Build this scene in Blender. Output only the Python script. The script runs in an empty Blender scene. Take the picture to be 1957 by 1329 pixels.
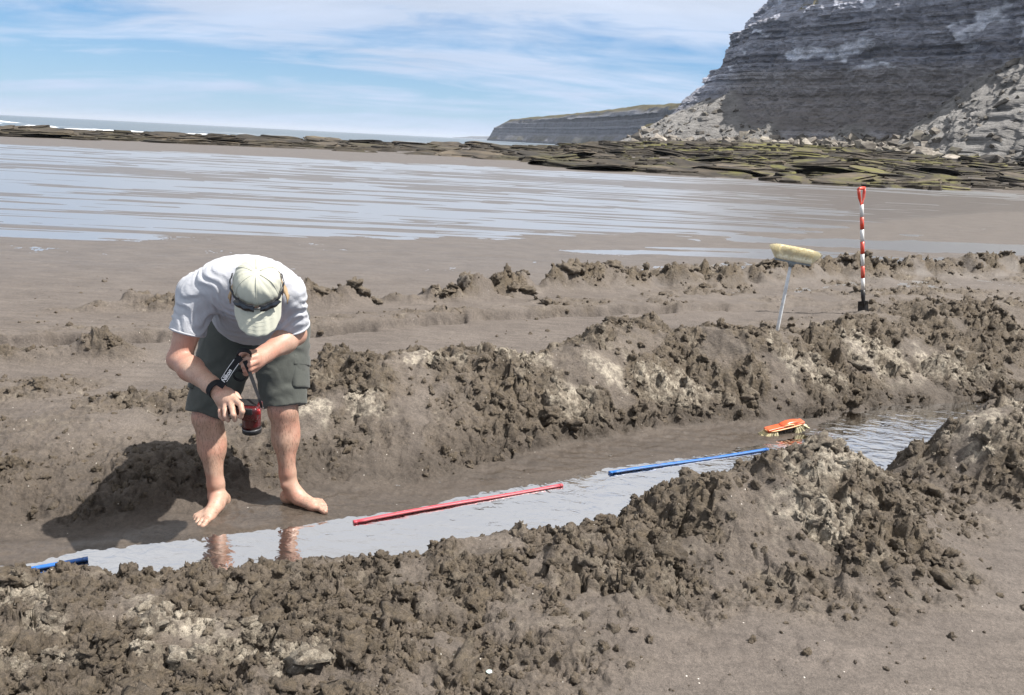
import bpy, bmesh, math, random
import numpy as np
from mathutils import Vector, Matrix, noise as mnoise
import openvdb
rnd = random.Random(7)
S = bpy.context.scene
COL = S.collection

# ------------------------------------------------------------------ camera
PITCH = math.radians(14.75); ROLL = math.radians(2.91)
cd = bpy.data.cameras.new('camera_view'); cam = bpy.data.objects.new('camera_view', cd); COL.objects.link(cam)
cd.sensor_fit = 'HORIZONTAL'; cd.sensor_width = 36.0; cd.lens = 36.0 * 1500.0 / 1957.0
cd.clip_start = 0.05; cd.clip_end = 60000.0
_F = Vector((0, math.cos(PITCH), -math.sin(PITCH))); _R0 = Vector((1, 0, 0)); _U0 = Vector((0, math.sin(PITCH), math.cos(PITCH)))
_R = _R0 * math.cos(ROLL) + _U0 * math.sin(ROLL); _U = _U0 * math.cos(ROLL) - _R0 * math.sin(ROLL)
mw = Matrix((( _R.x, _U.x, -_F.x, 0), (_R.y, _U.y, -_F.y, 0), (_R.z, _U.z, -_F.z, 1.55), (0, 0, 0, 1)))
cam.matrix_world = mw
S.camera = cam

# ------------------------------------------------------------------ world, sun, exposure
SUN_DIR = Vector((0.53, -0.07, 0.85)).normalized()            # towards the sun: from the right, high
SUN_EL = math.asin(SUN_DIR.z); SUN_AZ = math.atan2(SUN_DIR.x, SUN_DIR.y)
W = bpy.data.worlds.new('World'); S.world = W; W.use_nodes = True
nt = W.node_tree; nt.nodes.clear()
def N(t, kind, **kw):
    n = t.nodes.new(kind)
    for k, v in kw.items():
        if k == 'op': n.operation = v
        else: setattr(n, k, v)
    return n
def setin(t, n, i, v):
    s = n.inputs[i]
    if hasattr(v, 'is_output'): t.links.new(v, s)
    else: s.default_value = v
def math_(t, op, a, b=None, c=None, clamp=False):
    n = N(t, 'ShaderNodeMath', op=op, use_clamp=clamp)
    setin(t, n, 0, a)
    if b is not None: setin(t, n, 1, b)
    if c is not None: setin(t, n, 2, c)
    return n.outputs[0]
def ramp(t, fac, stops, interp='LINEAR'):
    n = N(t, 'ShaderNodeValToRGB'); n.color_ramp.interpolation = interp
    e = n.color_ramp.elements
    while len(e) < len(stops): e.new(0.5)
    for k, (p, c) in enumerate(stops):
        e[k].position = p
        e[k].color = (c, c, c, 1) if isinstance(c, (int, float)) else (c[0], c[1], c[2], 1)
    setin(t, n, 0, fac)
    return n.outputs[0]
def mixc(t, fac, a, b, blend='MIX'):
    n = N(t, 'ShaderNodeMix', data_type='RGBA', blend_type=blend)
    setin(t, n, 0, fac)
    setin(t, n, 6, a if hasattr(a, 'is_output') else (*a[:3], 1))
    setin(t, n, 7, b if hasattr(b, 'is_output') else (*b[:3], 1))
    return n.outputs[2]
def noise(t, vec, scale, detail=4, rough=0.55, dist=0.0, dims='3D'):
    n = N(t, 'ShaderNodeTexNoise', noise_dimensions=dims)
    if vec is not None: t.links.new(vec, n.inputs['Vector'])
    n.inputs['Scale'].default_value = scale; n.inputs['Detail'].default_value = detail
    n.inputs['Roughness'].default_value = rough; n.inputs['Distortion'].default_value = dist
    return n.outputs['Fac']
def mapping(t, vec, scale=(1, 1, 1), rot=(0, 0, 0), loc=(0, 0, 0)):
    n = N(t, 'ShaderNodeMapping'); t.links.new(vec, n.inputs['Vector'])
    n.inputs['Scale'].default_value = scale; n.inputs['Rotation'].default_value = rot; n.inputs['Location'].default_value = loc
    return n.outputs[0]

CL_ROT = -20.0; CL_LOC = (3.6, 1.4, 0)
sky = N(nt, 'ShaderNodeTexSky', sky_type='NISHITA', sun_disc=False)
sky.sun_elevation = SUN_EL; sky.sun_rotation = SUN_AZ
sky.air_density = 1.0; sky.dust_density = 0.25; sky.ozone_density = 2.2; sky.altitude = 0
tc = N(nt, 'ShaderNodeTexCoord')
sep = N(nt, 'ShaderNodeSeparateXYZ'); nt.links.new(tc.outputs['Generated'], sep.inputs[0])
zz = math_(nt, 'ADD', math_(nt, 'MAXIMUM', sep.outputs[2], 0.0), 0.16)
cmb = N(nt, 'ShaderNodeCombineXYZ')
nt.links.new(math_(nt, 'DIVIDE', sep.outputs[0], zz), cmb.inputs[0])
nt.links.new(math_(nt, 'DIVIDE', sep.outputs[1], zz), cmb.inputs[1])
cl1 = noise(nt, mapping(nt, cmb.outputs[0], (0.36, 1.0, 1), (0, 0, math.radians(CL_ROT)), CL_LOC), 0.62, 6, 0.56, 0.9)
cl2 = noise(nt, mapping(nt, cmb.outputs[0], (0.6, 1.2, 1), (0, 0, math.radians(CL_ROT - 9)), (9.3, 4.2, 0)), 2.4, 6, 0.6, 1.2)
cl = math_(nt, 'ADD', math_(nt, 'MULTIPLY', cl1, 0.80), math_(nt, 'MULTIPLY', cl2, 0.20))
cl = math_(nt, 'ADD', cl, ramp(nt, sep.outputs[2], [(0.22, 0.0), (0.42, 0.10)]))     # the cloud sheet thickens overhead
cover = ramp(nt, cl, [(0.415, 0.04), (0.47, 0.50), (0.515, 0.90), (0.59, 1.0)])
lum = ramp(nt, noise(nt, mapping(nt, cmb.outputs[0], (0.5, 1.2, 1), (0, 0, math.radians(CL_ROT))), 1.3, 6, 0.6, 0.4), [(0.3, 0.86), (0.7, 1.10)])
CLOUD = (6.6, 7.65, 9.6)
cloudc = mixc(nt, 1.0, mixc(nt, ramp(nt, sep.outputs[2], [(0.12, 0.0), (0.36, 1.0)]), CLOUD, (9.0, 9.15, 9.6)), lum, 'MULTIPLY')   # whiter overhead, bluer low down
hz = ramp(nt, sep.outputs[2], [(0.0, 0.65), (0.06, 0.40), (0.15, 0.0)])
blue = mixc(nt, 1.0, sky.outputs[0], (0.42, 0.83, 1.22), 'MULTIPLY')
skyc = mixc(nt, hz, mixc(nt, cover, blue, cloudc), (5.7, 7.2, 9.7))
bg = N(nt, 'ShaderNodeBackground'); nt.links.new(skyc, bg.inputs[0]); bg.inputs[1].default_value = 0.052
wo = N(nt, 'ShaderNodeOutputWorld'); nt.links.new(bg.outputs[0], wo.inputs[0])

sl = bpy.data.lights.new('sun', 'SUN'); sun = bpy.data.objects.new('sun', sl); COL.objects.link(sun)
sl.energy = 4.8; sl.angle = math.radians(0.53); sl.color = (1.0, 0.955, 0.89)
sun.rotation_euler = SUN_DIR.to_track_quat('Z', 'Y').to_euler(); sun.location = (6, -4, 12)
vs = S.view_settings
vs.view_transform = 'Standard'; vs.look = 'None'; vs.gamma = 1.0; vs.use_curve_mapping = False
vs.exposure = 0.92
S.cycles.max_bounces = 6; S.cycles.transparent_max_bounces = 8
S.cycles.caustics_reflective = False; S.cycles.caustics_refractive = False

# ------------------------------------------------------------------ helpers
def tag(o, label=None, cat=None, group=None, kind=None):
    if label: o['label'] = label
    if cat: o['category'] = cat
    if group: o['group'] = group
    if kind: o['kind'] = kind
    return o
def empty(name, loc=(0, 0, 0), rot=(0, 0, 0)):
    o = bpy.data.objects.new(name, None); COL.objects.link(o); o.location = loc; o.rotation_euler = rot
    o.empty_display_size = 0.1
    return o
def link(name, me, mat=None, parent=None):
    o = bpy.data.objects.new(name, me); COL.objects.link(o)
    if mat is not None and not me.materials: me.materials.append(mat)
    if parent is not None: o.parent = parent
    return o
def mesh_np(name, V, F, smooth=True):
    """V (n,3) array, F (m,3|4) array or list of such arrays"""
    me = bpy.data.meshes.new(name)
    Fs = F if isinstance(F, list) else [F]
    Fs = [np.asarray(f, np.int32) for f in Fs if len(f)]
    me.vertices.add(len(V)); me.vertices.foreach_set('co', np.asarray(V, np.float32).ravel())
    nl = sum(f.size for f in Fs); nf = sum(len(f) for f in Fs)
    me.loops.add(nl); me.polygons.add(nf)
    me.loops.foreach_set('vertex_index', np.concatenate([f.ravel() for f in Fs]))
    starts = []; a = 0
    for f in Fs:
        k = f.shape[1]; starts.append(a + np.arange(len(f)) * k); a += f.size
    me.polygons.foreach_set('loop_start', np.concatenate(starts).astype(np.int32))
    me.polygons.foreach_set('use_smooth', np.full(nf, smooth))
    me.update(calc_edges=True); me.validate()
    return me
def grid_faces(nr, nc, wrap=False):
    r = np.arange(nr - 1)[:, None]; c = np.arange(nc if wrap else nc - 1)[None, :]
    c2 = (c + 1) % nc
    return np.stack([r * nc + c, r * nc + c2, (r + 1) * nc + c2, (r + 1) * nc + c], -1).reshape(-1, 4)
def attr(me, name, arr):
    a = me.attributes.new(name, 'FLOAT', 'POINT'); a.data.foreach_set('value', np.asarray(arr, np.float32).ravel())
def from_bm(bm, name, smooth=False):
    me = bpy.data.meshes.new(name); bm.normal_update(); bm.to_mesh(me); bm.free()
    if smooth:
        me.polygons.foreach_set('use_smooth', np.ones(len(me.polygons), bool))
    return me
def ss(a, b, x):
    t = np.clip((x - a) / (b - a), 0, 1); return t * t * (3 - 2 * t)

# numpy noise -------------------------------------------------------
_rg = np.random.default_rng(1234)
PERM = _rg.permutation(4096).astype(np.int32); RND = _rg.random(4096).astype(np.float32)
GC = np.cos(RND * 6.2831853).astype(np.float32); GS = np.sin(RND * 6.2831853).astype(np.float32)
def _hi(ix, iy, seed, k=0):
    return (PERM[(ix + (seed * 131 + k * 977)) & 4095] + iy * 3 + k * 61) & 4095
def hrand(ix, iy, seed, k=0):
    return RND[PERM[_hi(ix, iy, seed, k)]]
def perlin(x, y, seed=0):
    x = np.asarray(x, np.float32); y = np.asarray(y, np.float32)
    fx = np.floor(x); fy = np.floor(y); ix = fx.astype(np.int32); iy = fy.astype(np.int32); fx = x - fx; fy = y - fy
    ux = fx * fx * fx * (fx * (fx * 6 - 15) + 10); uy = fy * fy * fy * (fy * (fy * 6 - 15) + 10)
    p0 = PERM[(ix + seed * 131) & 4095]; p1 = PERM[(ix + 1 + seed * 131) & 4095]
    def g(p, ay, dx, dy):
        j = PERM[(p + ay) & 4095]; return GC[j] * dx + GS[j] * dy
    n00 = g(p0, iy, fx, fy); n10 = g(p1, iy, fx - 1, fy); n01 = g(p0, iy + 1, fx, fy - 1); n11 = g(p1, iy + 1, fx - 1, fy - 1)
    a = n00 + (n10 - n00) * ux; b = n01 + (n11 - n01) * ux
    return 1.5 * (a + (b - a) * uy)
def fbm(x, y, seed=0, oct=4, gain=0.5, lac=2.03):
    a = 1.0; s = 0; t = 0
    for k in range(oct):
        s = s + a * perlin(x, y, seed + k * 17); t += a; a *= gain; x = x * lac + 13.7; y = y * lac + 7.3
    return s / t
def ridged(x, y, seed=0, oct=3):
    a = 1.0; s = 0; t = 0
    for k in range(oct):
        s = s + a * (1 - np.abs(perlin(x, y, seed + k * 31)) * 1.7); t += a; a *= 0.5; x = x * 2.1 + 3.1; y = y * 2.1 + 9.2
    return s / t
def lumps(x, y, size, seed, fill=0.8):
    """rounded clods: max over jittered cells of a hemisphere of random size"""
    X = x / size; Y = y / size
    ix = np.floor(X).astype(np.int32); iy = np.floor(Y).astype(np.int32)
    best = np.zeros(X.shape, np.float32)
    for dx in (-1, 0, 1):
        for dy in (-1, 0, 1):
            cx = ix + dx; cy = iy + dy
            px = cx + hrand(cx, cy, seed, 1); py = cy + hrand(cx, cy, seed, 2)
            r = 0.35 + 0.55 * hrand(cx, cy, seed, 3) ** 1.5
            on = hrand(cx, cy, seed, 4) < fill
            d2 = ((X - px) ** 2 + (Y - py) ** 2) / (r * r)
            v = np.where(on & (d2 < 1), r * np.sqrt(np.clip(1 - d2, 0, 1)), 0)
            best = np.maximum(best, v)
    return best
def facets(x, y, size, seed):
    """broken slabs: every cell is a tilted plane, with a step where two meet"""
    X = x / size; Y = y / size; ix = np.floor(X).astype(np.int32); iy = np.floor(Y).astype(np.int32)
    best = np.full(X.shape, 9., np.float32); out = np.zeros(X.shape, np.float32)
    for dx in (-1, 0, 1):
        for dy in (-1, 0, 1):
            cx = ix + dx; cy = iy + dy
            qx = X - cx - hrand(cx, cy, seed, 1); qy = Y - cy - hrand(cx, cy, seed, 2); d2 = qx * qx + qy * qy
            m = d2 < best; best = np.where(m, d2, best)
            out = np.where(m, (hrand(cx, cy, seed, 3) - .5) * 1.6 * qx + (hrand(cx, cy, seed, 4) - .5) * 1.6 * qy + .5 * (hrand(cx, cy, seed, 5) - .5), out)
    return out
def polyline(X, Y, pts):
    """distance to polyline, sign (+ on its left), interpolated columns 2.."""
    P = np.asarray(pts, np.float32); nv = P.shape[1] - 2
    best = np.full(X.shape, 1e9, np.float32); sgn = np.ones(X.shape, np.float32); vals = [np.zeros(X.shape, np.float32) for _ in range(nv)]
    for i in range(len(P) - 1):
        a = P[i]; b = P[i + 1]; d = b[:2] - a[:2]; L2 = float(d @ d)
        t = np.clip(((X - a[0]) * d[0] + (Y - a[1]) * d[1]) / L2, 0, 1)
        ex = X - (a[0] + t * d[0]); ey = Y - (a[1] + t * d[1])
        dd = ex * ex + ey * ey; m = dd < best
        best = np.where(m, dd, best)
        sgn = np.where(m, np.sign(d[0] * ey - d[1] * ex), sgn)
        for k in range(nv): vals[k] = np.where(m, a[2 + k] + t * (b[2 + k] - a[2 + k]), vals[k])
    return np.sqrt(best), sgn, vals

# materials ---------------------------------------------------------
def newmat(name):
    m = bpy.data.materials.new(name); m.use_nodes = True; t = m.node_tree
    b = t.nodes['Principled BSDF']; return m, t, b
def bump(t, b, h, strength, dist):
    n = N(t, 'ShaderNodeBump'); n.inputs['Strength'].default_value = strength; n.inputs['Distance'].default_value = dist
    t.links.new(h, n.inputs['Height']); t.links.new(n.outputs[0], b.inputs['Normal']); return n
def plain(name, col, rough=0.5, var=0.12, scale=40, metal=0.0, bumpd=0.0, spec=0.5, dirt=None, dirt_amt=0.4):
    """procedural paint / plastic / cloth with tonal variation and, if asked, dirt patches"""
    m, t, b = newmat(name)
    c = N(t, 'ShaderNodeTexCoord').outputs['Object']
    nz = noise(t, c, scale, 5, 0.6)
    f = ramp(t, nz, [(0.3, 1 - var), (0.7, 1 + var)])
    base = mixc(t, 1.0, col, f, 'MULTIPLY')
    if dirt:
        dm = ramp(t, noise(t, c, scale * 0.35, 6, 0.7), [(0.48, 0.0), (0.68, dirt_amt)])
        base = mixc(t, dm, base, dirt)
    t.links.new(base, b.inputs['Base Color'])
    t.links.new(ramp(t, nz, [(0.3, max(rough - 0.08, 0.02)), (0.7, min(rough + 0.08, 1))]), b.inputs['Roughness'])
    b.inputs['Metallic'].default_value = metal; b.inputs['Specular IOR Level'].default_value = spec
    if bumpd: bump(t, b, noise(t, c, scale * 3, 4, 0.6), 0.6, bumpd)
    return m
# ================================================================== BEACH
# waterline of the flooded trench, foot of the spoil bank behind it, crest of the bank in front of it
LW = [(-6, 0.6), (-1.91, 2.65), (-1.66, 2.81), (-1.23, 2.94), (-0.67, 3.22), (0.29, 3.73), (0.56, 3.91), (1.55, 4.37), (2.25, 4.75), (3.0, 5.22), (3.7, 5.55), (6, 6.2)]
BF = [(-6, 1.2, -0.04, 1.0), (-3.2, 2.55, -0.04, 1.0), (-2.11, 2.97, -0.02, 0.95), (-1.75, 3.03, 0.0, 0.9), (-1.5, 3.17, 0.0, 0.85), (-1.2, 3.42, 0.01, 0.8), (-0.89, 3.58, 0.13, 0.95), (-0.36, 3.66, 0.25, 1.0), (-0.19, 3.86, 0.28, 0.92), (0.4, 4.32, 0.25, 0.55), (0.75, 4.5, 0.29, 0.52), (1.01, 4.64, 0.32, 0.8), (1.4, 4.8, 0.33, 0.82), (1.82, 4.91, 0.315, 0.62), (2.23, 5.05, 0.275, 0.68), (2.8, 5.38, 0.295, 0.62), (3.34, 5.47, 0.305, 0.95), (4.6, 5.9, 0.385, 1.1), (8, 7.3, 0.325, 1.0)]
CR = [(-6, 0.2, 0.1, 0.5), (-2.4, 1.95, 0.1, 0.5), (-1.64, 2.28, 0.1, 0.45), (-1.4, 2.38, 0.07, 0.5), (-1.17, 2.39, 0.045, 0.5), (-0.68, 2.56, 0.025, 0.5), (-0.25, 2.62, 0.025, 0.5), (-0.12, 2.74, 0.025, 0.5), (0.18, 2.84, 0.035, 0.45), (0.51, 2.96, 0.075, 0.42), (0.7, 3.01, 0.18, 0.42), (0.91, 3.08, 0.22, 0.45), (1.15, 3.16, 0.26, 0.47), (1.35, 3.24, 0.35, 0.44), (1.53, 3.33, 0.27, 0.42), (1.78, 3.61, 0.04, 0.35), (2.04, 3.81, -0.06, 0.35), (2.21, 3.87, 0.04, 0.32), (2.31, 3.86, 0.24, 0.35), (2.48, 3.93, 0.31, 0.38), (2.73, 4.0, 0.34, 0.42), (3.6, 4.35, 0.34, 0.45), (7, 5.3, 0.28, 0.5)]
ROW = [(-12, 5.5, 0.), (-4.2, 6.2, 0.), (-3.3, 6.45, .55), (-2.75, 6.5, .65), (-2.35, 6.7, .25), (-1.95, 6.9, 1.), (-1.55, 7.0, .9), (-1.3, 7.1, .25), (-0.95, 7.25, .7), (-0.52, 7.47, .9), (.09, 8.1, 1.), (1.24, 8.9, 1.05), (3.52, 10.1, 1.1), (5.2, 11.0, 1.0), (7.18, 11.7, 1.3), (12, 13.5, 1.)]
SCARP = [(-20, 1.5, 1.), (-6, 4.55, 1.), (-3.56, 5.24, 1.), (-2.52, 5.61, .9), (-1.56, 5.97, 1.), (.09, 7.03, 1.), (1.65, 7.64, .9), (3, 8.2, .4), (6, 9.2, 0.)]
#      x, y, radius x, radius y, height, roughness
BLOB = [(-3.15, 5.0, .55, .16, .07, 1.0), (-2.72, 5.08, .20, .12, .13, 1.0), (-3.0, 4.25, .6, .22, .06, .9), (-1.95, 4.2, .5, .25, .05, .85), (-2.6, 3.75, .7, .25, .03, .35), (-2.35, 3.25, .35, .16, .07, .8), (-1.62, 3.42, .33, .22, .045, .8),
        (-1.08, 4.08, .30, .26, .05, .9), (1.7, 6.35, .55, .35, .12, 1.0), (2.7, 7.1, .6, .3, .02, .9), (4.4, 8.1, 1.2, .5, .10, 1.0), (1.75, 6.0, .13, .12, .10, .6), (3.2, 7.45, .5, .25, .02, .6), (4.9, 9.3, 1.4, .4, .05, .9), (.55, 7.55, .5, .16, .02, .6), (-.7, 6.75, .45, .12, .02, .7), (-1.4, 6.35, .4, .15, .02, .6), (-2.2, 6.05, .2, .1, .02, .5), (.85, 5.55, .22, .13, .07, .9), (.3, 2.25, .3, .2, .03, .6)]
DRY = [(-.51, 4.62, .22, .16), (.06, 4.78, .24, .15), (-1.07, 4.07, .16, .12), (-.79, 4.12, .16, .1), (.39, 4.5, .25, .12), (1.33, 3.12, .16, .15), (1.52, 3.22, .16, .12), (1.25, 2.9, .2, .12), (2.46, 3.85, .2, .14), (2.8, 3.9, .3, .15), (-1.02, 2.18, .22, .09), (-.80, 2.14, .16, .10), (-.62, 2.05, .14, .09), (-.9, 2.02, .25, .05),
       (-1.56, 2.22, .16, .09), (-1.36, 1.93, .13, .08), (-1.40, 2.10, .08, .06), (2.75, 5.75, .4, .2), (3.1, 5.5, .4, .2), (3.4, 5.8, .5, .2), (2.1, 5.35, .3, .15), (1.05, 4.9, .3, .2), (.6, 4.8, .2, .12)]
WATER_Z = -0.150
FILM_Z = -0.006

def far_rise(X, Y):
    t = X / np.maximum(Y, 1.0)
    A = np.interp(t, [-1.2, -.66, -.3, -.05, .2, .4, .65, 1.2], [0, .1, .7, 1.35, 2.7, 3.5, 4.0, 4.3])
    return A * np.clip((Y - 48) / 82.0, 0, 1.0) ** 1.15 - 5.0 * ss(92, 125, Y) * ss(.10, -.12, t) - 4.0 * ss(125, 150, Y) * ss(.16, .06, t)

def ground(X, Y):
    """height, roughness, dryness, wetness of the sand at world x, y"""
    wx = X + .05 * fbm(X * 3.1, Y * 3.1, 5, 3) ; wy = Y + .05 * fbm(X * 3.1 + 9, Y * 3.1, 6, 3)
    dL, sL, _ = polyline(wx, wy, LW); dL = dL * sL
    dB, sB, _ = polyline(wx, wy, [q[:2] for q in BF]); dB = dB * sB
    dC, sC, _ = polyline(wx, wy, [q[:2] for q in CR]); dC = dC * sC
    sv = .87 * wx + .5 * wy
    def along(P, col):
        P = np.asarray(P); u = .87 * P[:, 0] + .5 * P[:, 1]
        return sum(np.interp(sv + o, u, P[:, col]) for o in (-.12, -.05, 0, .05, .12)) / 5
    hB, wB = along(BF, 2), along(BF, 3); hC, wC = along(CR, 2), along(CR, 3)
    hB = hB * (1 + .16 * fbm(sv * 1.9, sv * 0 + 3.3, 15, 3)); hC = hC * (1 + .12 * fbm(sv * 2.6, sv * 0 + 7.3, 16, 3))
    lowf = fbm(X * .9, Y * .9, 11, 4)
    ripple = fbm(X * 5 + .6 * lowf, Y * 11, 21, 3)
    dK = dL - .05 - .22 * ss(1.5, 2.4, X)
    floor = WATER_Z + np.where(dK > 0, .006 * ss(0, .06, dK) + .035 * np.clip(dK, 0, .6), .16 * np.clip(dK, -.45, 0)) + (.0045 * ripple + .010 * np.maximum(fbm(X * 2.3, Y * 4, 31, 3), -.2)) * ss(-.02, .2, dK) + (.016 * (ridged(X * 4.5, Y * 7, 33, 3) - .72) + .006 * fbm(X * 16, Y * 22, 34, 2)) * ss(.04, .2, dK)
    beach = .012 * lowf * ss(60, 20, Y)
    # front bank
    front = beach + hC * np.exp(-np.maximum(-dC, 0) ** 2 / (wC * wC))
    zC = front + (floor - front) * ss(.02, .30 + .25 * np.clip(hC, 0, .4), dC)
    # back bank
    k = np.clip(dB / wB, 0, 1)
    riseB = np.where(k < 1, floor + (hB - floor) * (.55 * np.sin(k * np.pi / 2) + .45 * k * k * (3 - 2 * k)), hB)
    behind = beach + (hB - beach) * np.exp(-(np.maximum(dB - wB, 0) / .30) ** 2)
    zB = np.where(k < 1, riseB, behind)
    Z = np.where(dB > 0, zB, zC)
    # roughness of the dug sand
    tex = .5 + .5 * fbm(X * 1.7, Y * 1.7, 41, 3)
    toe = ss(-1.0, -.45, dC / np.maximum(wC * 1.9, .1) + .22 * fbm(X * 1.6, Y * 1.6, 43, 3))
    leftward = ss(.5, -.1, X + .3 * fbm(X * 1.3, Y * 1.3, 44, 2))
    Rf = np.maximum(toe * np.where(X > .4, 1, .8), leftward * (.55 + .3 * tex)) * ss(.34, .12, dC) * (.75 + .5 * tex)
    Rf = Rf * (1 - .6 * np.exp(-((sv - 3.68) / .13) ** 2) * (X > 1.3))
    Rf = np.where(dB > 0, 0, Rf)
    bench = ss(-1.15, -.95, X) * ss(.05, -.35, X) * ss(.75, .4, dB)
    Rb = ss(-.03, .04, dB) * ss(wB + .42, wB + .08, dB) * (.8 + .45 * tex) * (1 - .5 * bench) * ss(-1.35, -1.15, X)
    Rl = ss(.0, .10, dB) * ss(1.1, .3, dB) * ss(-1.1, -1.3, X) * (.35 + .35 * tex)
    rough = np.maximum(np.maximum(Rf, Rb), Rl)
    # clod row, little scarp, separate heaps
    dR, _, (aR,) = polyline(X + .25 * fbm(X * 1.3, Y * 1.3, 51, 2), Y + .18 * fbm(X * 1.3, Y * 1.3, 52, 2), ROW)
    gap = ss(-.30, .05, fbm(X * 1.1, Y * 1.1, 53, 3) + (aR - .8) * .5)
    wr = .18 + .02 * np.clip(X, 0, 10) + .05 * fbm(X * 2, Y * 2, 54, 2)
    rowm = np.exp(-(dR / np.maximum(wr, .05)) ** 2) * aR * gap
    Z = Z + np.where(dB > wB, .11 * rowm, 0); rough = np.maximum(rough, np.where(dB > wB, 1.5 * rowm, 0))
    Z = Z + np.where((dB > wB) & (rowm > .02), .08 * rowm * lumps(X, Y, .34, 55, .8) + .08 * rowm * lumps(X, Y, .2, 56, .8) + .05 * rowm * ridged(X * 6, Y * 6, 57, 3), 0)
    dS, sS, (aS,) = polyline(X + .06 * fbm(X * 4, Y * 4, 61, 3), Y + .10 * fbm(X * 2.2, Y * 2.2, 62, 4), SCARP); dS = dS * sS
    up = ss(-.012, .012, dS) * aS
    Z = Z + np.where(dB > wB + .2, up * (.075 * np.exp(-np.maximum(dS, 0) / 1.2)), 0) * ss(9, 7.5, Y - .3 * X)
    Z = Z - np.where(dB > wB + .2, .10 * aS * np.exp(-(dS / .035) ** 2) * ss(-.15, .1, fbm(X * 2.6, Y * 2.6, 64, 2) + .1), 0)
    broken = ss(-.02, .05, dS) * ss(.7, .15, dS) * (.12 + .5 * ss(.0, .3, fbm(X * 1.6, Y * 2.5, 63, 3))) * aS
    rough = np.maximum(rough, np.where(dB > wB + .2, broken, 0))
    for (bx, by, rx, ry, h, rr) in BLOB:
        ang = .35; c, s_ = math.cos(ang), math.sin(ang)
        ex = ((wx - bx) * c + (wy - by) * s_) / rx; ey = (-(wx - bx) * s_ + (wy - by) * c) / ry
        g = np.exp(-(ex * ex + ey * ey) ** 1.3)
        Z = Z + h * g; rough = np.maximum(rough, rr * g)
    plate = ss(.8, 2.2, X) * ss(.1, .5, dB - wB) * np.where(dR < 50, 1, 0) * ss(1.6, .3, dR - .2) * ss(5.0, 6.0, Y)
    rough = np.maximum(rough, plate * (.15 + .75 * ss(-.05, .25, fbm(X * .9, Y * 1.3, 71, 3))))
    # clods, from head-sized lumps to crumbs
    near = ss(14, 8, Y)
    m = (rough > .01) & (Y < 22)
    x, y, tx_, rm = X[m], Y[m], tex[m], rough[m]
    q = .035
    lx = x + q * fbm(x * 14, y * 14, 81, 2); ly = y + q * fbm(x * 14 + 5, y * 14, 82, 2)
    big = lumps(lx, ly, .19, 91, .6); mid = lumps(lx, ly, .085, 92, .7); sm = lumps(lx, ly, .036, 93, .75)
    rg = ridged(x * 5.5, y * 5.5, 95, 4); hi = fbm(x * 33, y * 33, 94, 3)
    smooth_patch = ss(.04, .26, fbm(x * 2.4, y * 2.4, 96, 3)); huge = lumps(lx, ly, .40, 90, .7)
    amp = rm * (1 - .72 * smooth_patch)
    cre = ridged(x * 3.2 + .3 * hi, y * 3.2, 195, 3) ** 3
    rg2 = ridged(x * 15, y * 15, 196, 3); fc = facets(lx + .03 * hi, ly + .03 * hi, .21, 197) + .5 * facets(lx, ly, .10, 198)
    det = .055 * (huge - .25) + .045 * big + .020 * mid * (.4 + .9 * tx_) + .012 * sm + .060 * (rg - .62) + .030 * (rg2 - .6) + .016 * hi + .050 * fc - .075 * np.clip(cre - .45, 0, 1) * 1.6
    dz = np.zeros(X.shape, np.float32); dz[m] = amp * (det - .016); Z = Z + dz; rough = rough.copy(); rough[m] = rm * (1 - .65 * smooth_patch)
    Z = Z + .0042 * fbm(X * 22, Y * 22, 97, 3) * near * (1 - .5 * rough) + .0035 * np.minimum(fbm(X * 6, Y * 9, 98, 3), .1) * near + .0055 * (ridged(X * 7, Y * 10, 298, 3) - .62) * near * (1 - rough) * ss(-.2, .25, fbm(X * .9, Y * .9, 299, 2))
    # scattered crumbs on the flat sand
    sc = ss(.12, .42, fbm(X * .8, Y * 1.4, 99, 3)) * near * ss(7.8, 6.5, Y - .3 * X)
    Z = Z + (1 - rough) * sc * np.where((dB > wB) | (dC < -.4), .012 * lumps(X, Y, .06, 100, .22), 0)
    # tide-wet flat further out: low bars just breaking the water film
    e1 = Y - np.interp(X, [-40, -6.4, -2.2, 4.6, 17, 60], [8, 9.7, 11.7, 15.0, 27.0, 40])
    wet_zone = ss(-.6, 1.6, e1) * ss(50, 44, Y - .06 * X)
    st = .65 * fbm(X * .06 + .2 * Y, Y * .9 - .05 * X, 111, 4) + .8 * fbm(X * .11, Y * 2.6 - .12 * X, 112, 4) + .7 * fbm(X * .20, Y * 6.0 - .25 * X, 113, 3)
    cov = .13 - .10 * ss(4, 16, X) - .55 * np.exp(-((Y - 35) / 3.2) ** 2) * ss(-12, 6, X) - .28 * np.exp(-((Y - 26) / 2.0) ** 2) * ss(30, -5, X) - .33 * ss(2, 14, X) * np.exp(-((Y - 24) / 5) ** 2)
    Z = np.where(Y > 8.5, Z + wet_zone * (FILM_Z - Z * .9 + .020 * (st - cov) ), Z)
    # two pools on the right
    for (px, py, rx, ry) in [(5.6, 12.6, 4.2, .33), (9.5, 15.3, 5.0, .9), (4.0, 13.0, 1.6, .2)]:
        g = np.exp(-((((X - px) - .3 * (Y - py)) / rx) ** 2 + ((Y - py - .16 * (X - px)) / ry) ** 2) ** 2)
        Z = Z - .022 * g * (1 - .3 * np.clip(rowm, 0, 1)) * ss(.9, .3, rough)
    Z = Z + far_rise(X, Y)
    # dryness: pale crusts on the tops of the heaps
    dry = np.zeros(X.shape, np.float32)
    for (bx, by, rx, ry) in DRY:
        dry = np.maximum(dry, np.exp(-(((wx - bx) / rx) ** 2 + ((wy - by) / ry) ** 2) ** 1.5))
    dn = fbm(X * 9, Y * 9, 121, 4)
    dry = np.clip(ss(.35, 1.0, dry + .9 * dn) * .8 + .35 * rough * ss(.15, .5, dn + .4 * lowf), 0, 1)
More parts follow.
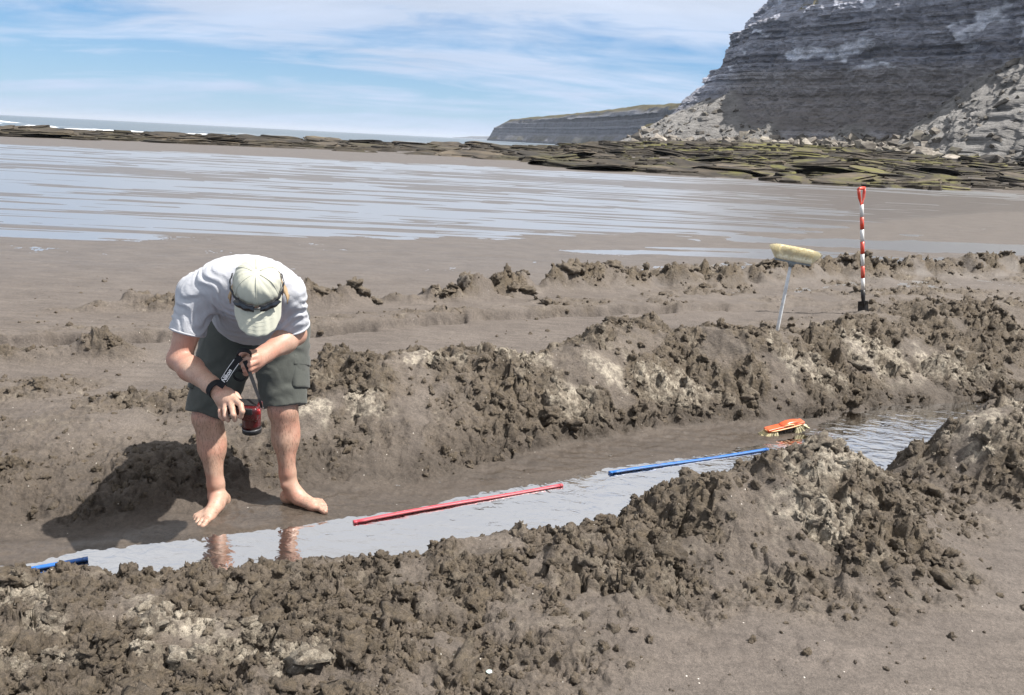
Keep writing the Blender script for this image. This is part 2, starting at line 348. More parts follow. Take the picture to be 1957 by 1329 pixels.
    soak = ss(.17, .05, Z - WATER_Z + .02 * dn) * ((np.abs(dB) < 1.6) | (np.abs(dL) < .6)) * (Y < 9)
    damp = np.maximum(soak * ss(.055, .015, Z - WATER_Z) * ss(-.03, -.14, dB + .04 * dn), wet_zone)
    damp = np.maximum(damp, ss(6.8, 10.5, Y - .25 * X) * .62 * (1 - rough))
    dry = dry * (1 - soak)
    return Z, rough, dry, damp, soak

def fan(ys, ts):
    Y, T = np.meshgrid(ys, ts, indexing='ij'); return (Y * T).astype(np.float32), Y.astype(np.float32)
ys = np.concatenate([np.geomspace(1.0, 6.5, 640)[:-1], np.geomspace(6.5, 14, 170)[:-1], np.geomspace(14, 60, 130)[:-1], np.geomspace(60, 420, 36)])
ts = np.concatenate([np.linspace(-1.5, -.79, 26)[:-1], np.linspace(-.79, .79, 760), np.linspace(.79, 1.5, 26)[1:]])
GX, GY = fan(ys, ts)
GZ, Grough, Gdry, Gdamp, Gsoak = ground(GX, GY)
# clods overhang a little: push the rough sand sideways too
ov = .026 * Grough * ss(12, 6, GY)
GXd = GX + ov * fbm(GX * 20, GY * 20, 131, 2); GYd = GY + ov * fbm(GX * 20 + 3, GY * 20 + 8, 132, 2)
me = mesh_np('beach', np.stack([GXd, GYd, GZ], -1).reshape(-1, 3), grid_faces(*GX.shape))
attr(me, 'dry', Gdry); attr(me, 'damp', Gdamp); attr(me, 'rough', Grough); attr(me, 'soak', Gsoak)

def sand_material(inst=False):
    m, t, b = newmat('sand_clod' if inst else 'volcanic_sand')
    pos = N(t, 'ShaderNodeNewGeometry').outputs['Position']
    A = lambda n: N(t, 'ShaderNodeAttribute', attribute_name=n, attribute_type='INSTANCER' if inst else 'GEOMETRY').outputs['Fac']
    dry, damp, rough = A('dry'), A('damp'), A('rough')
    n1 = noise(t, pos, 2.2, 5, 0.6); n2 = noise(t, pos, 26, 5, 0.65); n3 = noise(t, pos, 320, 3, 0.7)
    base = mixc(t, ramp(t, n1, [(.35, 0), (.65, 1)]), (0.087, 0.072, 0.062), (0.112, 0.094, 0.081))
    base = mixc(t, math_(t, 'MULTIPLY', rough, ramp(t, n2, [(.4, .55), (.65, 1.)])), base, (0.100, 0.077, 0.051))
    base = mixc(t, math_(t, 'MULTIPLY', dry, ramp(t, n2, [(.42, .15), (.56, 1.)])), base, (0.33, 0.292, 0.235))
    base = mixc(t, math_(t, 'MULTIPLY', damp, .55), base, (0.088, 0.078, 0.070))
    base = mixc(t, math_(t, 'MULTIPLY', A('soak'), .75), base, (0.054, 0.042, 0.032))
    base = mixc(t, 1.0, base, ramp(t, noise(t, pos, 75, 4, .7), [(.3, .72), (.7, 1.28)]), 'MULTIPLY')
    rip = ramp(t, noise(t, mapping(t, pos, (1.2, 7, 1), (0, 0, .12)), 2.4, 5, .65), [(.35, .82), (.6, 1.08)])
    base = mixc(t, 1.0, base, rip, 'MULTIPLY')
    gr = ramp(t, n3, [(.25, .45), (.5, 1.0), (.78, 1.75)])
    base = mixc(t, 1.0, base, gr, 'MULTIPLY')
    # shell flecks
    v = N(t, 'ShaderNodeTexVoronoi', feature='F1'); t.links.new(pos, v.inputs['Vector']); v.inputs['Scale'].default_value = 24
    sel = N(t, 'ShaderNodeSeparateColor'); t.links.new(v.outputs['Color'], sel.inputs[0])
    fl = math_(t, 'MULTIPLY', math_(t, 'LESS_THAN', v.outputs['Distance'], .065), math_(t, 'GREATER_THAN', sel.outputs[0], .74))
    base = mixc(t, math_(t, 'MULTIPLY', fl, .8), base, (0.62, 0.58, 0.52))
    t.links.new(base, b.inputs['Base Color'])
    rr = math_(t, 'SUBTRACT', math_(t, 'SUBTRACT', .80, math_(t, 'MULTIPLY', A('soak'), .06)), math_(t, 'MULTIPLY', damp, ramp(t, noise(t, mapping(t, pos, (.5, 2.5, 1)), 1.6, 4, .6), [(.3, .36), (.7, .52)])))
    t.links.new(rr, b.inputs['Roughness'])
    b.inputs['Specular IOR Level'].default_value = 0.42
    hh = math_(t, 'ADD', math_(t, 'MULTIPLY', noise(t, pos, 150, 4, .7), .25), math_(t, 'MULTIPLY', n3, .12))
    crm = noise(t, pos, 34, 6, .72, .5); vr = N(t, 'ShaderNodeTexVoronoi', feature='F1'); t.links.new(mapping(t, pos), vr.inputs['Vector']); vr.inputs['Scale'].default_value = 42
    hh = math_(t, 'ADD', hh, math_(t, 'MULTIPLY', math_(t, 'ADD', math_(t, 'MULTIPLY', crm, 2.2), math_(t, 'MULTIPLY', math_(t, 'SUBTRACT', 1.0, vr.outputs['Distance']), .5)), math_(t, 'ADD', .20, math_(t, 'MULTIPLY', rough, .8))))
    nb = N(t, 'ShaderNodeBump'); nb.inputs['Distance'].default_value = .014
    t.links.new(math_(t, 'SUBTRACT', .85, math_(t, 'MULTIPLY', damp, .62)), nb.inputs['Strength'])
    t.links.new(hh, nb.inputs['Height']); t.links.new(nb.outputs[0], b.inputs['Normal'])
    return m
SAND = sand_material()
beach = link('beach', me, SAND)
tag(beach, 'dark volcanic sand beach with a dug trench and banks of spoil', 'beach', kind='structure')

def gz(x, y):
    X = np.array([[x]], np.float32); Y = np.array([[y]], np.float32)
    return float(ground(X, Y)[0][0, 0])

# ---------------------------------------------------------------- water
def water_material(name, tint, bumpscale, bdist, murk, gain, grough):
    m, t, b = newmat(name)
    pos = N(t, 'ShaderNodeNewGeometry').outputs['Position']
    t.nodes.remove(b)
    out = [n for n in t.nodes if n.type == 'OUTPUT_MATERIAL'][0]
    nb = N(t, 'ShaderNodeBump'); nb.inputs['Distance'].default_value = bdist; nb.inputs['Strength'].default_value = 1.0
    t.links.new(noise(t, mapping(t, pos, (1, 1.7, 1), (0, 0, .45)), bumpscale, 3, .55, .5), nb.inputs['Height'])
    gl = N(t, 'ShaderNodeBsdfGlossy'); gl.inputs['Roughness'].default_value = grough; t.links.new(nb.outputs[0], gl.inputs['Normal'])
    tr = N(t, 'ShaderNodeBsdfTransparent'); tr.inputs[0].default_value = (*tint, 1)
    df = N(t, 'ShaderNodeBsdfDiffuse'); df.inputs[0].default_value = (0.13, 0.105, 0.075, 1)
    mx = N(t, 'ShaderNodeMixShader'); mx.inputs[0].default_value = murk
    t.links.new(tr.outputs[0], mx.inputs[1]); t.links.new(df.outputs[0], mx.inputs[2])
    fr = N(t, 'ShaderNodeFresnel'); fr.inputs[0].default_value = 1.34; t.links.new(nb.outputs[0], fr.inputs['Normal'])
    fac = math_(t, 'MINIMUM', math_(t, 'MULTIPLY', fr.outputs[0], gain), .90)
    m2 = N(t, 'ShaderNodeMixShader'); t.links.new(fac, m2.inputs[0]); t.links.new(mx.outputs[0], m2.inputs[1]); t.links.new(gl.outputs[0], m2.inputs[2])
    t.links.new(m2.outputs[0], out.inputs[0])
    return m
WTRENCH = water_material('trench_water', (0.80, 0.72, 0.58), 9.0, .0042, .05, 14.0, .02)
WFILM = water_material('film_water', (0.9, 0.9, 0.9), 3.0, .008, .0, 4.0, .28)

# trench water: a strip between the banks, hidden under the sand at both edges
ctr = np.array([(-4.2, 1.55), (-1.91, 2.5), (-1.2, 2.78), (-0.67, 3.02), (0.29, 3.52), (0.56, 3.7), (1.55, 4.2), (2.25, 4.6), (3.0, 5.05), (3.9, 5.45), (6.5, 6.2)], float)
si = np.linspace(0, len(ctr) - 1, 420); cx = np.interp(si, np.arange(len(ctr)), ctr[:, 0]); cy = np.interp(si, np.arange(len(ctr)), ctr[:, 1])
tx = np.gradient(cx); ty = np.gradient(cy); ln = np.hypot(tx, ty); nx, ny = -ty / ln, tx / ln
ww = np.linspace(-.42, .75, 60)
PX = cx[:, None] + nx[:, None] * ww; PY = cy[:, None] + ny[:, None] * ww
PZ = WATER_Z + .0012 * fbm(PX * 9, PY * 14, 141, 2)
me = mesh_np('trench_water', np.stack([PX, PY, PZ], -1).reshape(-1, 3), grid_faces(*PX.shape)[:, ::-1])
tag(link('trench_water', me, WTRENCH), 'shallow brown water lying along the bottom of the dug trench', 'water', kind='structure')
FX, FY = fan(np.geomspace(8.8, 52, 60), np.linspace(-1.5, 1.5, 60))
me = mesh_np('tidal_film', np.stack([FX, FY, np.full(FX.shape, FILM_Z)], -1).reshape(-1, 3), grid_faces(*FX.shape))
tag(link('tidal_water', me, WFILM), 'thin sheet of tidal water streaked over the flat sand, mirroring the sky', 'water', kind='structure')

# ---------------------------------------------------------------- clods of dug sand
CLODM = sand_material(True)
def clod_mesh(k):
    bm = bmesh.new(); bmesh.ops.create_icosphere(bm, subdivisions=3 if k < 8 else 2, radius=1.0)
    o = Vector((k * 7.3, k * 3.1, k * 5.7)); fl = rnd.uniform(.5, .8); el = rnd.uniform(.75, 1.0)
    for v in bm.verts:
        p = v.co.copy()
        r = 1 + .50 * mnoise.noise(p * 1.3 + o) + .45 * (abs(mnoise.noise(p * 2.1 + o * 2)) * 2 - .5) + .34 * (abs(mnoise.noise(p * 4.3 + o)) * 2 - .5) + .20 * mnoise.noise(p * 8.5 + o)
        v.co = Vector((p.x * r, p.y * r * el, p.z * r * fl))
    return from_bm(bm, 'sand_clod', True)
CLODS = [clod_mesh(k) for k in range(8)]
for c in CLODS: c.materials.append(CLODM)
rng = np.random.default_rng(5)
def scatter(n, y0, y1, tmax, seedpow):
    """random world points on the dug sand, kept where it is rough"""
    yy = y0 * (y1 / y0) ** rng.random(n); xx = yy * rng.uniform(-tmax, tmax, n)
    z, r, d, w, _ = ground(xx[None].astype(np.float32), yy[None].astype(np.float32))
    return xx, yy, z[0], r[0], d[0], w[0]
xx, yy, zc, rc, dc, wc = scatter(2600, 1.6, 13, .85, 1)
keep = (rc > .55) & (yy > 1.75)
big_i = np.nonzero(keep)[0][:250]
clod_objs = []
for n_, i in enumerate(big_i):
    o = link('sand_clod', CLODS[n_ % 8], None, beach)
    s_ = (.022 + .055 * rng.random() ** 2.6) * (1 + .05 * max(0, yy[i] - 4))
    o.location = (xx[i], yy[i], zc[i] - s_ * .1); o.scale = (s_, s_, s_)
    o.rotation_euler = (rng.uniform(-.6, .6), rng.uniform(-.6, .6), rng.uniform(0, 6.28))
    o['dry'] = float(dc[i]); o['damp'] = float(wc[i]); o['rough'] = 1.0
    clod_objs.append(o)
rp = np.array(ROW)[2:]; k_ = 0
while k_ < 46:
    q = rng.random() ** .8 * (len(rp) - 1.01); i_ = int(q); f_ = q - i_; x_ = rp[i_, 0] + f_ * (rp[i_ + 1, 0] - rp[i_, 0]) + rng.normal(0, .12); y_ = rp[i_, 1] + f_ * (rp[i_ + 1, 1] - rp[i_, 1]) + rng.normal(0, .09)
    if rp[i_, 2] < .5 or y_ > 12.6: k_ += 1; continue
    k_ += 1; s_ = .05 + .06 * rng.random() ** 1.5
    o = link('sand_clod', CLODS[k_ % 8], None, beach); o.location = (x_, y_, gz(x_, y_) + s_ * .1); o.scale = (s_ * 1.2, s_ * 1.2, s_); o.rotation_euler = (rng.uniform(-.5, .5), rng.uniform(-.5, .5), rng.uniform(0, 6.28)); o['dry'] = .1; o['damp'] = 0.; o['rough'] = 1.
# the small sand tower standing on the far row
tw = link('sand_clod', CLODS[3], None, beach); tw.location = (-.50, 7.55, gz(-.5, 7.55) + .06); tw.scale = (.06, .06, .15); tw['dry'] = .35; tw['damp'] = 0.; tw['rough'] = .2
# crumbs: tens of thousands, instanced on points
xx, yy, zc, rc, dc, wc = scatter(80000, 1.5, 14, .95, 1)
keep = (rng.random(len(rc)) < np.clip(rc * 1.15 - .12, 0.035 * (yy < 8), 1)) & (zc > WATER_Z + .012)
idx = np.nonzero(keep)[0]
pm = bpy.data.meshes.new('sand_crumbs'); pm.vertices.add(len(idx))
sz = (.0035 + .030 * rng.random(len(idx)) ** 5.0) * (.6 + .5 * rc[idx]) * (1 + .10 * np.maximum(0, yy[idx] - 3))
pm.vertices.foreach_set('co', np.stack([xx[idx], yy[idx], zc[idx] - sz * .15], -1).astype(np.float32).ravel())
attr(pm, 'dry', dc[idx]); attr(pm, 'damp', wc[idx]); attr(pm, 'rough', np.ones(len(idx))); attr(pm, 'sz', sz)
ra = pm.attributes.new('rot', 'FLOAT_VECTOR', 'POINT'); ra.data.foreach_set('vector', rng.uniform(-3.1, 3.1, (len(idx), 3)).astype(np.float32).ravel())
va = pm.attributes.new('pick', 'INT', 'POINT'); va.data.foreach_set('value', rng.integers(0, 8, len(idx)).astype(np.int32))
crumbs = link('sand_crumbs', pm)
tag(crumbs, 'crumbs of dark dug sand strewn over the banks', 'sand', kind='stuff')
def scatter_nodes(name, sources):
    g = bpy.data.node_groups.new(name, 'GeometryNodeTree')
    g.interface.new_socket('Geometry', in_out='INPUT', socket_type='NodeSocketGeometry'); g.interface.new_socket('Geometry', in_out='OUTPUT', socket_type='NodeSocketGeometry')
    gi = N(g, 'NodeGroupInput'); go = N(g, 'NodeGroupOutput')
    jn = N(g, 'GeometryNodeJoinGeometry')
    for s_ in reversed(sources):
        oi = N(g, 'GeometryNodeObjectInfo', transform_space='ORIGINAL'); oi.inputs['Object'].default_value = s_; oi.inputs['As Instance'].default_value = True
        g.links.new(oi.outputs['Geometry'], jn.inputs[0])
    ip = N(g, 'GeometryNodeInstanceOnPoints'); ip.inputs['Pick Instance'].default_value = True
    def na(n_, t_):
        a = N(g, 'GeometryNodeInputNamedAttribute', data_type=t_); a.inputs[0].default_value = n_; return [o for o in a.outputs if o.enabled and o.name == 'Attribute'][0]
    g.links.new(gi.outputs[0], ip.inputs['Points']); g.links.new(jn.outputs[0], ip.inputs['Instance'])
    g.links.new(na('pick', 'INT'), ip.inputs['Instance Index'])
    er = N(g, 'FunctionNodeEulerToRotation'); g.links.new(na('rot', 'FLOAT_VECTOR'), er.inputs[0]); g.links.new(er.outputs[0], ip.inputs['Rotation'])
    g.links.new(na('sz', 'FLOAT'), ip.inputs['Scale'])
    g.links.new(ip.outputs[0], go.inputs[0])
    return g
md = crumbs.modifiers.new('scatter', 'NODES'); md.node_group = scatter_nodes('crumb_scatter', clod_objs[:8])
# ================================================================== SEA
def sea_material():
    m, t, b = newmat('sea_water')
    pos = N(t, 'ShaderNodeNewGeometry').outputs['Position']
    n = noise(t, mapping(t, pos, (.02, .06, 1)), 1.0, 5, .6)
    foam = ramp(t, noise(t, mapping(t, pos, (.012, .09, 1)), 1.0, 6, .7, .4), [(.60, 0), (.68, 1)])
    sy = N(t, 'ShaderNodeSeparateXYZ'); t.links.new(pos, sy.inputs[0])
    near = ramp(t, math_(t, 'DIVIDE', sy.outputs[1], 1000.), [(.28, 1.), (.6, 0.)])
    f = math_(t, 'MULTIPLY', foam, near)
    t.links.new(mixc(t, f, mixc(t, n, (.06, .08, .095), (.09, .12, .14)), (.8, .82, .84)), b.inputs['Base Color'])
    t.links.new(math_(t, 'ADD', .30, math_(t, 'MULTIPLY', f, .6)), b.inputs['Roughness'])
    bump(t, b, noise(t, mapping(t, pos, (.25, .6, 1)), 1.0, 4, .6), .8, .5)
    return m
SEAM = sea_material()
X, Y = fan(np.geomspace(80, 25000, 160), np.linspace(-2.5, 1.0, 120))
me = mesh_np('sea', np.stack([X, Y, -1.25 + .25 * fbm(X * .03, Y * .09, 301, 3) * ss(2000, 300, Y)], -1).reshape(-1, 3), grid_faces(*X.shape))
tag(link('sea', me, SEAM), 'pale grey-blue sea beyond the rock shelf', 'sea', kind='structure')
FOAM = plain('surf_foam', (.82, .85, .88), .7, .12, .6, bumpd=.05)
Vs, Fs = [], []; off = 0
for (x0, x1, y0, h) in [(-160, -147, 215, .35), (-148, -138, 240, .5), (-128, -96, 225, .4), (-185, -168, 262, .6), (-104, -84, 246, .5), (-250, -205, 330, .8)]:
    u = np.linspace(0, 1, 60); prof = np.linspace(-1, 1, 9)
    U, P = np.meshgrid(u, prof, indexing='ij')
    env = np.sin(U * np.pi) ** .6 * (.65 + .5 * fbm(U * 9 + x0, U * 0 + y0, 311, 3))
    Xw = x0 + (x1 - x0) * U; Yw = y0 + 3 * fbm(U * 3, U * 0 + x0, 312, 2) + P * 2.2
    Zw = -1.3 + h * np.maximum(env, 0) * np.cos(P * np.pi / 2) ** 1.2
    Vs.append(np.stack([Xw, Yw, Zw], -1).reshape(-1, 3)); Fs.append(grid_faces(60, 9) + off); off += 540
me = mesh_np('surf', np.concatenate(Vs), np.concatenate(Fs))
tag(link('surf', me, FOAM), 'white surf breaking beyond the rock shelf', 'surf', kind='stuff')

# ================================================================== ROCK SHELF
def rock_material(name, c1, c2, algae=(.10, .13, .02), alg=0.0, pale=None, scale=.6, bd=.05, grass=False):
    m, t, b = newmat(name)
    g = N(t, 'ShaderNodeNewGeometry'); pos = g.outputs['Position']
    oi = N(t, 'ShaderNodeObjectInfo').outputs['Random']
    n1 = noise(t, pos, scale, 6, .65); n2 = noise(t, mapping(t, pos, (.5, .5, 6)), scale * 1.5, 5, .65)
    base = mixc(t, ramp(t, n1, [(.35, 0), (.65, 1)]), c1, c2)
    base = mixc(t, 1.0, base, ramp(t, n2, [(.3, .6), (.7, 1.35)]), 'MULTIPLY')
    base = mixc(t, 1.0, base, ramp(t, oi, [(0, .5), (.6, 1.0), (1, 1.7)]), 'MULTIPLY')
    if alg:
        sn = N(t, 'ShaderNodeSeparateXYZ'); t.links.new(g.outputs['Normal'], sn.inputs[0])
        up = ramp(t, sn.outputs[2], [(.5, 0), (.85, 1)])
        sx_ = N(t, 'ShaderNodeSeparateXYZ'); t.links.new(pos, sx_.inputs[0])
        am = math_(t, 'MULTIPLY', ramp(t, noise(t, pos, .13, 6, .7), [(.50, 0), (.62, alg)]), ramp(t, math_(t, 'ADD', math_(t, 'DIVIDE', sx_.outputs[0], 100.), .5), [(.48, .12), (.66, 1.)]))
        base = mixc(t, math_(t, 'MULTIPLY', up, am), base, algae)
    t.links.new(base, b.inputs['Base Color']); b.inputs['Roughness'].default_value = .8; b.inputs['Specular IOR Level'].default_value = .3
    bump(t, b, n2, .8, bd)
    return m
SHELF = rock_material('shelf_rock', (.020, .017, .014), (.075, .060, .042), (.15, .145, .03), .7, scale=.5, bd=.08)
def shelf_edge(X):
    return np.interp(X, [-120, -40, -20, -3, 6, 12, 22, 36, 60, 120], [86, 61, 62, 61, 51, 46, 46.5, 52, 60, 80])
X, Y = fan(np.geomspace(43, 150, 240), np.linspace(-1.1, 1.0, 380))
e = Y - shelf_edge(X) + 5 * fbm(X * .05, Y * .16, 321, 4) + 2.0 * fbm(X * .3, Y * .6, 322, 3)
hq = .06 * e + .75 * fbm(X * .045, Y * .13, 323, 4) + .40 * fbm(X * .2, Y * .45, 324, 4)
st = .42; q = hq / st; fr = q - np.floor(q)
ter = (np.floor(q) + ss(.86, .97, fr)) * st - hq
sandy = ss(-.02, .22, fbm(X * .03, Y * .12, 325, 3) - .02 - .018 * np.clip(18 - e, -20, 18))
Z = far_rise(X, Y) + np.clip(.12 * e, -.6, .18) + ter + .10 * fbm(X * .7, Y * 1.2, 326, 3) - .35 * ss(.0, .25, fbm(X * .035, Y * .14, 327, 3) - .12) * ss(30, 8, e)
me = mesh_np('rock_shelf', np.stack([X, Y, Z], -1).reshape(-1, 3), grid_faces(*X.shape), smooth=False)
shelf = link('rock_shelf', me, SHELF)
tag(shelf, 'low dark layered rock shelf with green algae along the back of the beach', 'rock shelf', kind='structure')
def slab_mesh(k):
    r_ = random.Random(100 + k); n = 15
    prof = [(0, 1.04), (.35, 1.0 + r_.uniform(-.08, .04)), (.4, .90), (.8, .93), (1.0, .84)]
    rad = [1 + .30 * mnoise.noise(Vector((math.cos(i / n * 6.283) * 1.3, math.sin(i / n * 6.283) * 1.3, k * 3.3))) + r_.uniform(-.10, .10) for i in range(n)]
    V = []; 
    for (z, s_) in prof:
        for i in range(n):
            a = i / n * 6.2832; rr = rad[i] * (s_ + r_.uniform(-.03, .03)); V.append((math.cos(a) * rr, math.sin(a) * rr, z - .35 + r_.uniform(-.05, .05)))
    F = grid_faces(5, n, True)
    V.append((0, 0, .68)); top = [[4 * n + i, 4 * n + (i + 1) % n, 5 * n] for i in range(n)]
    return mesh_np('rock_slab', np.array(V), [F, np.array(top)], smooth=False)
SLABS = [slab_mesh(k) for k in range(10)]
for m_ in SLABS: m_.materials.append(SHELF)
rs = random.Random(21)
def far_z(x, y): return float(far_rise(np.array([x]), np.array([y]))[0])
cand = []
while len(cand) < 1700:
    t_ = rs.uniform(-.78, .74); 
    y = 45 * (118 / 45) ** rs.random() if t_ > 0 else 56 * (104 / 56) ** rs.random()
    x = t_ * y; ee = y - float(shelf_edge(x)) + 4 * mnoise.noise(Vector((x * .06, y * .2, 3)))
    if ee < -.5: continue
    if mnoise.noise(Vector((x * .04, y * .16, 9))) + .012 * ee < (-.02 if x > 8 else -.12): continue
    sx = (.35 + 2.6 * rs.random() ** 2.4); sy = sx * rs.uniform(.3, .9); sz = rs.uniform(.10, .30) * (1 + .012 * max(ee, 0))
    cand.append((sx * sz / y / y, x, y, sx, sy, sz))
cand.sort(reverse=True)
Vs, Fs, F3, off = [], [], [], 0
for k, (_, x, y, sx, sy, sz) in enumerate(cand):
    rz = rs.gauss(.05, .5) + (math.pi if rs.random() < .5 else 0); z = far_z(x, y) + .05 + .05 * sz
    rx, ry = rs.gauss(.03, .10), rs.gauss(0, .08)
    if k < 290:
        o = link('rock_slab', SLABS[k % 10], None, shelf); o.location = (x, y, z); o.scale = (sx, sy, sz); o.rotation_euler = (rx, ry, rz)
    else:
        m_ = SLABS[k % 10]; V = np.empty(len(m_.vertices) * 3, np.float32); m_.vertices.foreach_get('co', V); V = V.reshape(-1, 3) * (sx, sy, sz)
        c_, s_ = math.cos(rz), math.sin(rz); V = np.stack([V[:, 0] * c_ - V[:, 1] * s_ + x, V[:, 0] * s_ + V[:, 1] * c_ + y, V[:, 2] + z], -1)
        Vs.append(V); Fs.append(grid_faces(5, 15, True) + off); F3.append(np.array([[60 + i, 60 + (i + 1) % 15, 75] for i in range(15)]) + off); off += len(V)
me = mesh_np('small_slabs', np.concatenate(Vs), [np.concatenate(Fs), np.concatenate(F3)], smooth=False)
tag(link('loose_slabs', me, SHELF, shelf), kind='stuff')

# ================================================================== CLIFF
#          level z:      3            11           19.5          26           27            30.5         34           44
CC = [[(112, 30), (114, 33), (117, 36), (119, 38), (119.5, 38.5), (121, 40), (123, 42), (128, 48)],
      [(66, 104), (68.5, 106.5), (70, 108), (71.5, 110), (72, 110.5), (73, 112), (75, 114), (80, 120)],
      [(58, 121), (61, 123.5), (62, 125), (63, 127), (63.4, 127.4), (64.3, 128.5), (65.3, 130), (70, 136)],
      [(50, 130), (53.5, 133.5), (54.5, 135), (55.5, 136.5), (56, 137), (57, 138.5), (58, 140), (63, 147)],
      [(42, 138), (46, 143), (47.2, 145), (48.4, 147), (49.4, 148), (50.4, 149.5), (51.8, 151.5), (58, 159)],
      [(35.5, 150), (39.5, 155), (42.5, 158), (45, 160.5), (47, 162), (48, 163), (50, 165), (58, 172)],
      [(26.5, 168), (32.5, 172), (41.2, 176), (43.7, 180), (47.5, 182), (48.8, 184), (53.4, 186), (62.6, 190)],
      [(32, 186), (38, 188), (46, 190), (49, 193), (52, 195), (54, 197), (60, 200), (70, 204)],
      [(90, 268), (92, 269), (95, 270), (98, 272), (99, 273), (101, 274), (104, 276), (112, 282)]]
LV = [3, 11, 19.5, 26, 27, 30.5, 34, 44]
CCa = np.array(CC, float)                                      # s, level, xy
# finer levels: add a top shoulder so the plateau closes
S_N, Z_N = 600, 250
sv = np.concatenate([np.linspace(0, .7, 40)[:-1], np.linspace(.7, 7.2, S_N - 60), np.linspace(7.2, 8, 22)[1:]]); zv = np.linspace(2.0, 44, Z_N)
def cliff_xy(s, z):
    i = np.clip(np.floor(s).astype(int), 0, 7); f = s - i; f = f * .6 + .4 * f * f * (3 - 2 * f)
    j = np.clip(np.searchsorted(LV, z, side='right') - 1, 0, 6); lv = np.array(LV, float)
    g = (z - lv[j]) / (lv[j + 1] - lv[j])
    def at(a, b): return CCa[a, b]
    p = (at(i, j) * (1 - f)[..., None] + at(i + 1, j) * f[..., None]) * (1 - g)[..., None] + (at(i, j + 1) * (1 - f)[..., None] + at(i + 1, j + 1) * f[..., None]) * g[..., None]
    return p[..., 0], p[..., 1]
Sg, Zg = np.meshgrid(sv, zv, indexing='ij')
Xc, Yc = cliff_xy(Sg, Zg)
dxs = np.gradient(Xc, axis=0); dys = np.gradient(Yc, axis=0); ln = np.hypot(dxs, dys) + 1e-6
nX, nY = -(-dys / ln), -(dxs / ln)                              # outward, towards the beach
flip = np.where(nX * -1 + nY * -.6 < 0, -1, 1); nX, nY = nX * flip, nY * flip
arc = np.cumsum(ln[:, :1], axis=0); A_ = arc + Zg * 0
zb = Zg + 1.0 * fbm(A_ * .03, Zg * .02, 401, 3) - .02 * A_      # bedding, gently dipping
def steps(v, seed):                                            # blocky layer profile
    k = np.floor(v); f = v - k
    a = hrand(k.astype(np.int32), np.zeros(k.shape, np.int32), seed); b = hrand(k.astype(np.int32) + 1, np.zeros(k.shape, np.int32), seed)
    return a + (b - a) * ss(.85, 1, f)
lay1 = steps(zb / 1.5 + .15 * fbm(A_ * .4, Zg * .3, 402, 2), 41); lay2 = steps(zb / .55 + .2 * fbm(A_ * .5, Zg * .4, 403, 2), 42)
rugged = ss(13, 17, Zg + 2 * fbm(A_ * .08, Zg * .1, 404, 2))
nose = np.exp(-((Sg - 6.0) / .9) ** 2)
brk = .35 + .9 * ss(-.25, .3, fbm(A_ * .11, Zg * .16, 450, 3))
disp = brk * (.9 * (lay1 - .5) + .5 * (lay2 - .5)) * (.45 + .55 * rugged) * (1 + .5 * nose)
disp += (2.2 * fbm(A_ * .09, Zg * .05, 405, 4) + 1.1 * (ridged(A_ * .22 + .3 * fbm(A_ * .3, Zg * .3, 410, 2), Zg * .05, 406, 3) - .6) + .9 * (ridged(A_ * .13 + Zg * .08, Zg * .16 - A_ * .05, 411, 4) - .55)) * (.4 + .6 * rugged)
disp += .5 * fbm(A_ * .8, Zg * .8, 407, 3) + .35 * (ridged(A_ * .7 + Zg * .5, Zg * 1.1 - A_ * .3, 417, 3) - .6)
disp -= .5 * np.exp(-((Zg - 9.5) / 3.2) ** 2) * ss(1.2, 2.2, Sg) * ss(5.2, 4.6, Sg)       # recessed dark lower band
disp += .35 * np.exp(-((zb - 13.4) / .8) ** 2) * ss(5.4, 4.8, Sg)
# talus
ht = np.interp(Sg, [0, .6, .95, 1.25, 1.6, 1.95, 2.15, 2.35, 2.55, 2.75, 3.05, 3.2, 3.45, 3.8, 4.1, 4.35, 4.7, 5.05, 5.5, 5.9, 6.3, 6.7, 8], [12, 16, 17, 15.5, 11.5, 6.5, 3, 2.0, 3.6, 5.2, 5.0, 2.5, 2, 2.6, 5.2, 3.8, 7, 11.0, 9.5, 6.5, 4.5, 3, 3])
ht = ht + 1.2 * fbm(A_ * .15, Zg * .1, 408, 4)
tal = np.maximum(0, ht - (Zg - 2.0)); talm = ss(0, .9, tal)
rub = .9 * lumps(A_ + .4 * fbm(A_, Zg, 412, 2), Zg * 1.2, 1.7, 413, .8) + .5 * lumps(A_, Zg * 1.2, .8, 414, .8)
D = disp * (1 - .85 * talm) + 1.05 * tal ** .96 + talm * (rub - .3 + .5 * fbm(A_ * .25, Zg * .2, 415, 3))
Xc = Xc + nX * D; Yc = Yc + nY * D
Zc = Zg + talm * .35 * fbm(A_ * .9, Zg * .9, 416, 2)
V = np.stack([Xc, Yc, Zc], -1)
# plateau strips above the last level
top = [V]
for k, (dd, dz) in enumerate([(3, 1.2), (12, 2.5), (40, 3.5), (90, 2)]):
    e = V[:, -1:, :].copy(); e[..., 0] += dd * .75; e[..., 1] += dd * .65; e[..., 2] += dz + .6 * fbm(e[..., 0] * .1, e[..., 1] * .1, 420 + k, 2); top.append(e)
V = np.concatenate(top, 1); nz_ = V.shape[1]
me = mesh_np('cliff', V.reshape(-1, 3), grid_faces(len(sv), nz_), smooth=False)
def padz(a, v): return np.concatenate([a, np.full((len(sv), nz_ - Z_N), v)], 1)
pale = ss(.05, .22, fbm(A_ * .13, Zg * .35, 431, 4) + .45 * np.exp(-((zb - 16.3) / 2.0) ** 2) * np.exp(-((Sg - 3.7) / .75) ** 2) + .5 * np.exp(-((zb - 21) / 2.5) ** 2) * np.exp(-((Sg - 1.6) / .35) ** 2) - .24) * rugged
lay3 = steps(zb / 3.4 + .12 * fbm(A_ * .2, Zg * .2, 455, 2), 47)
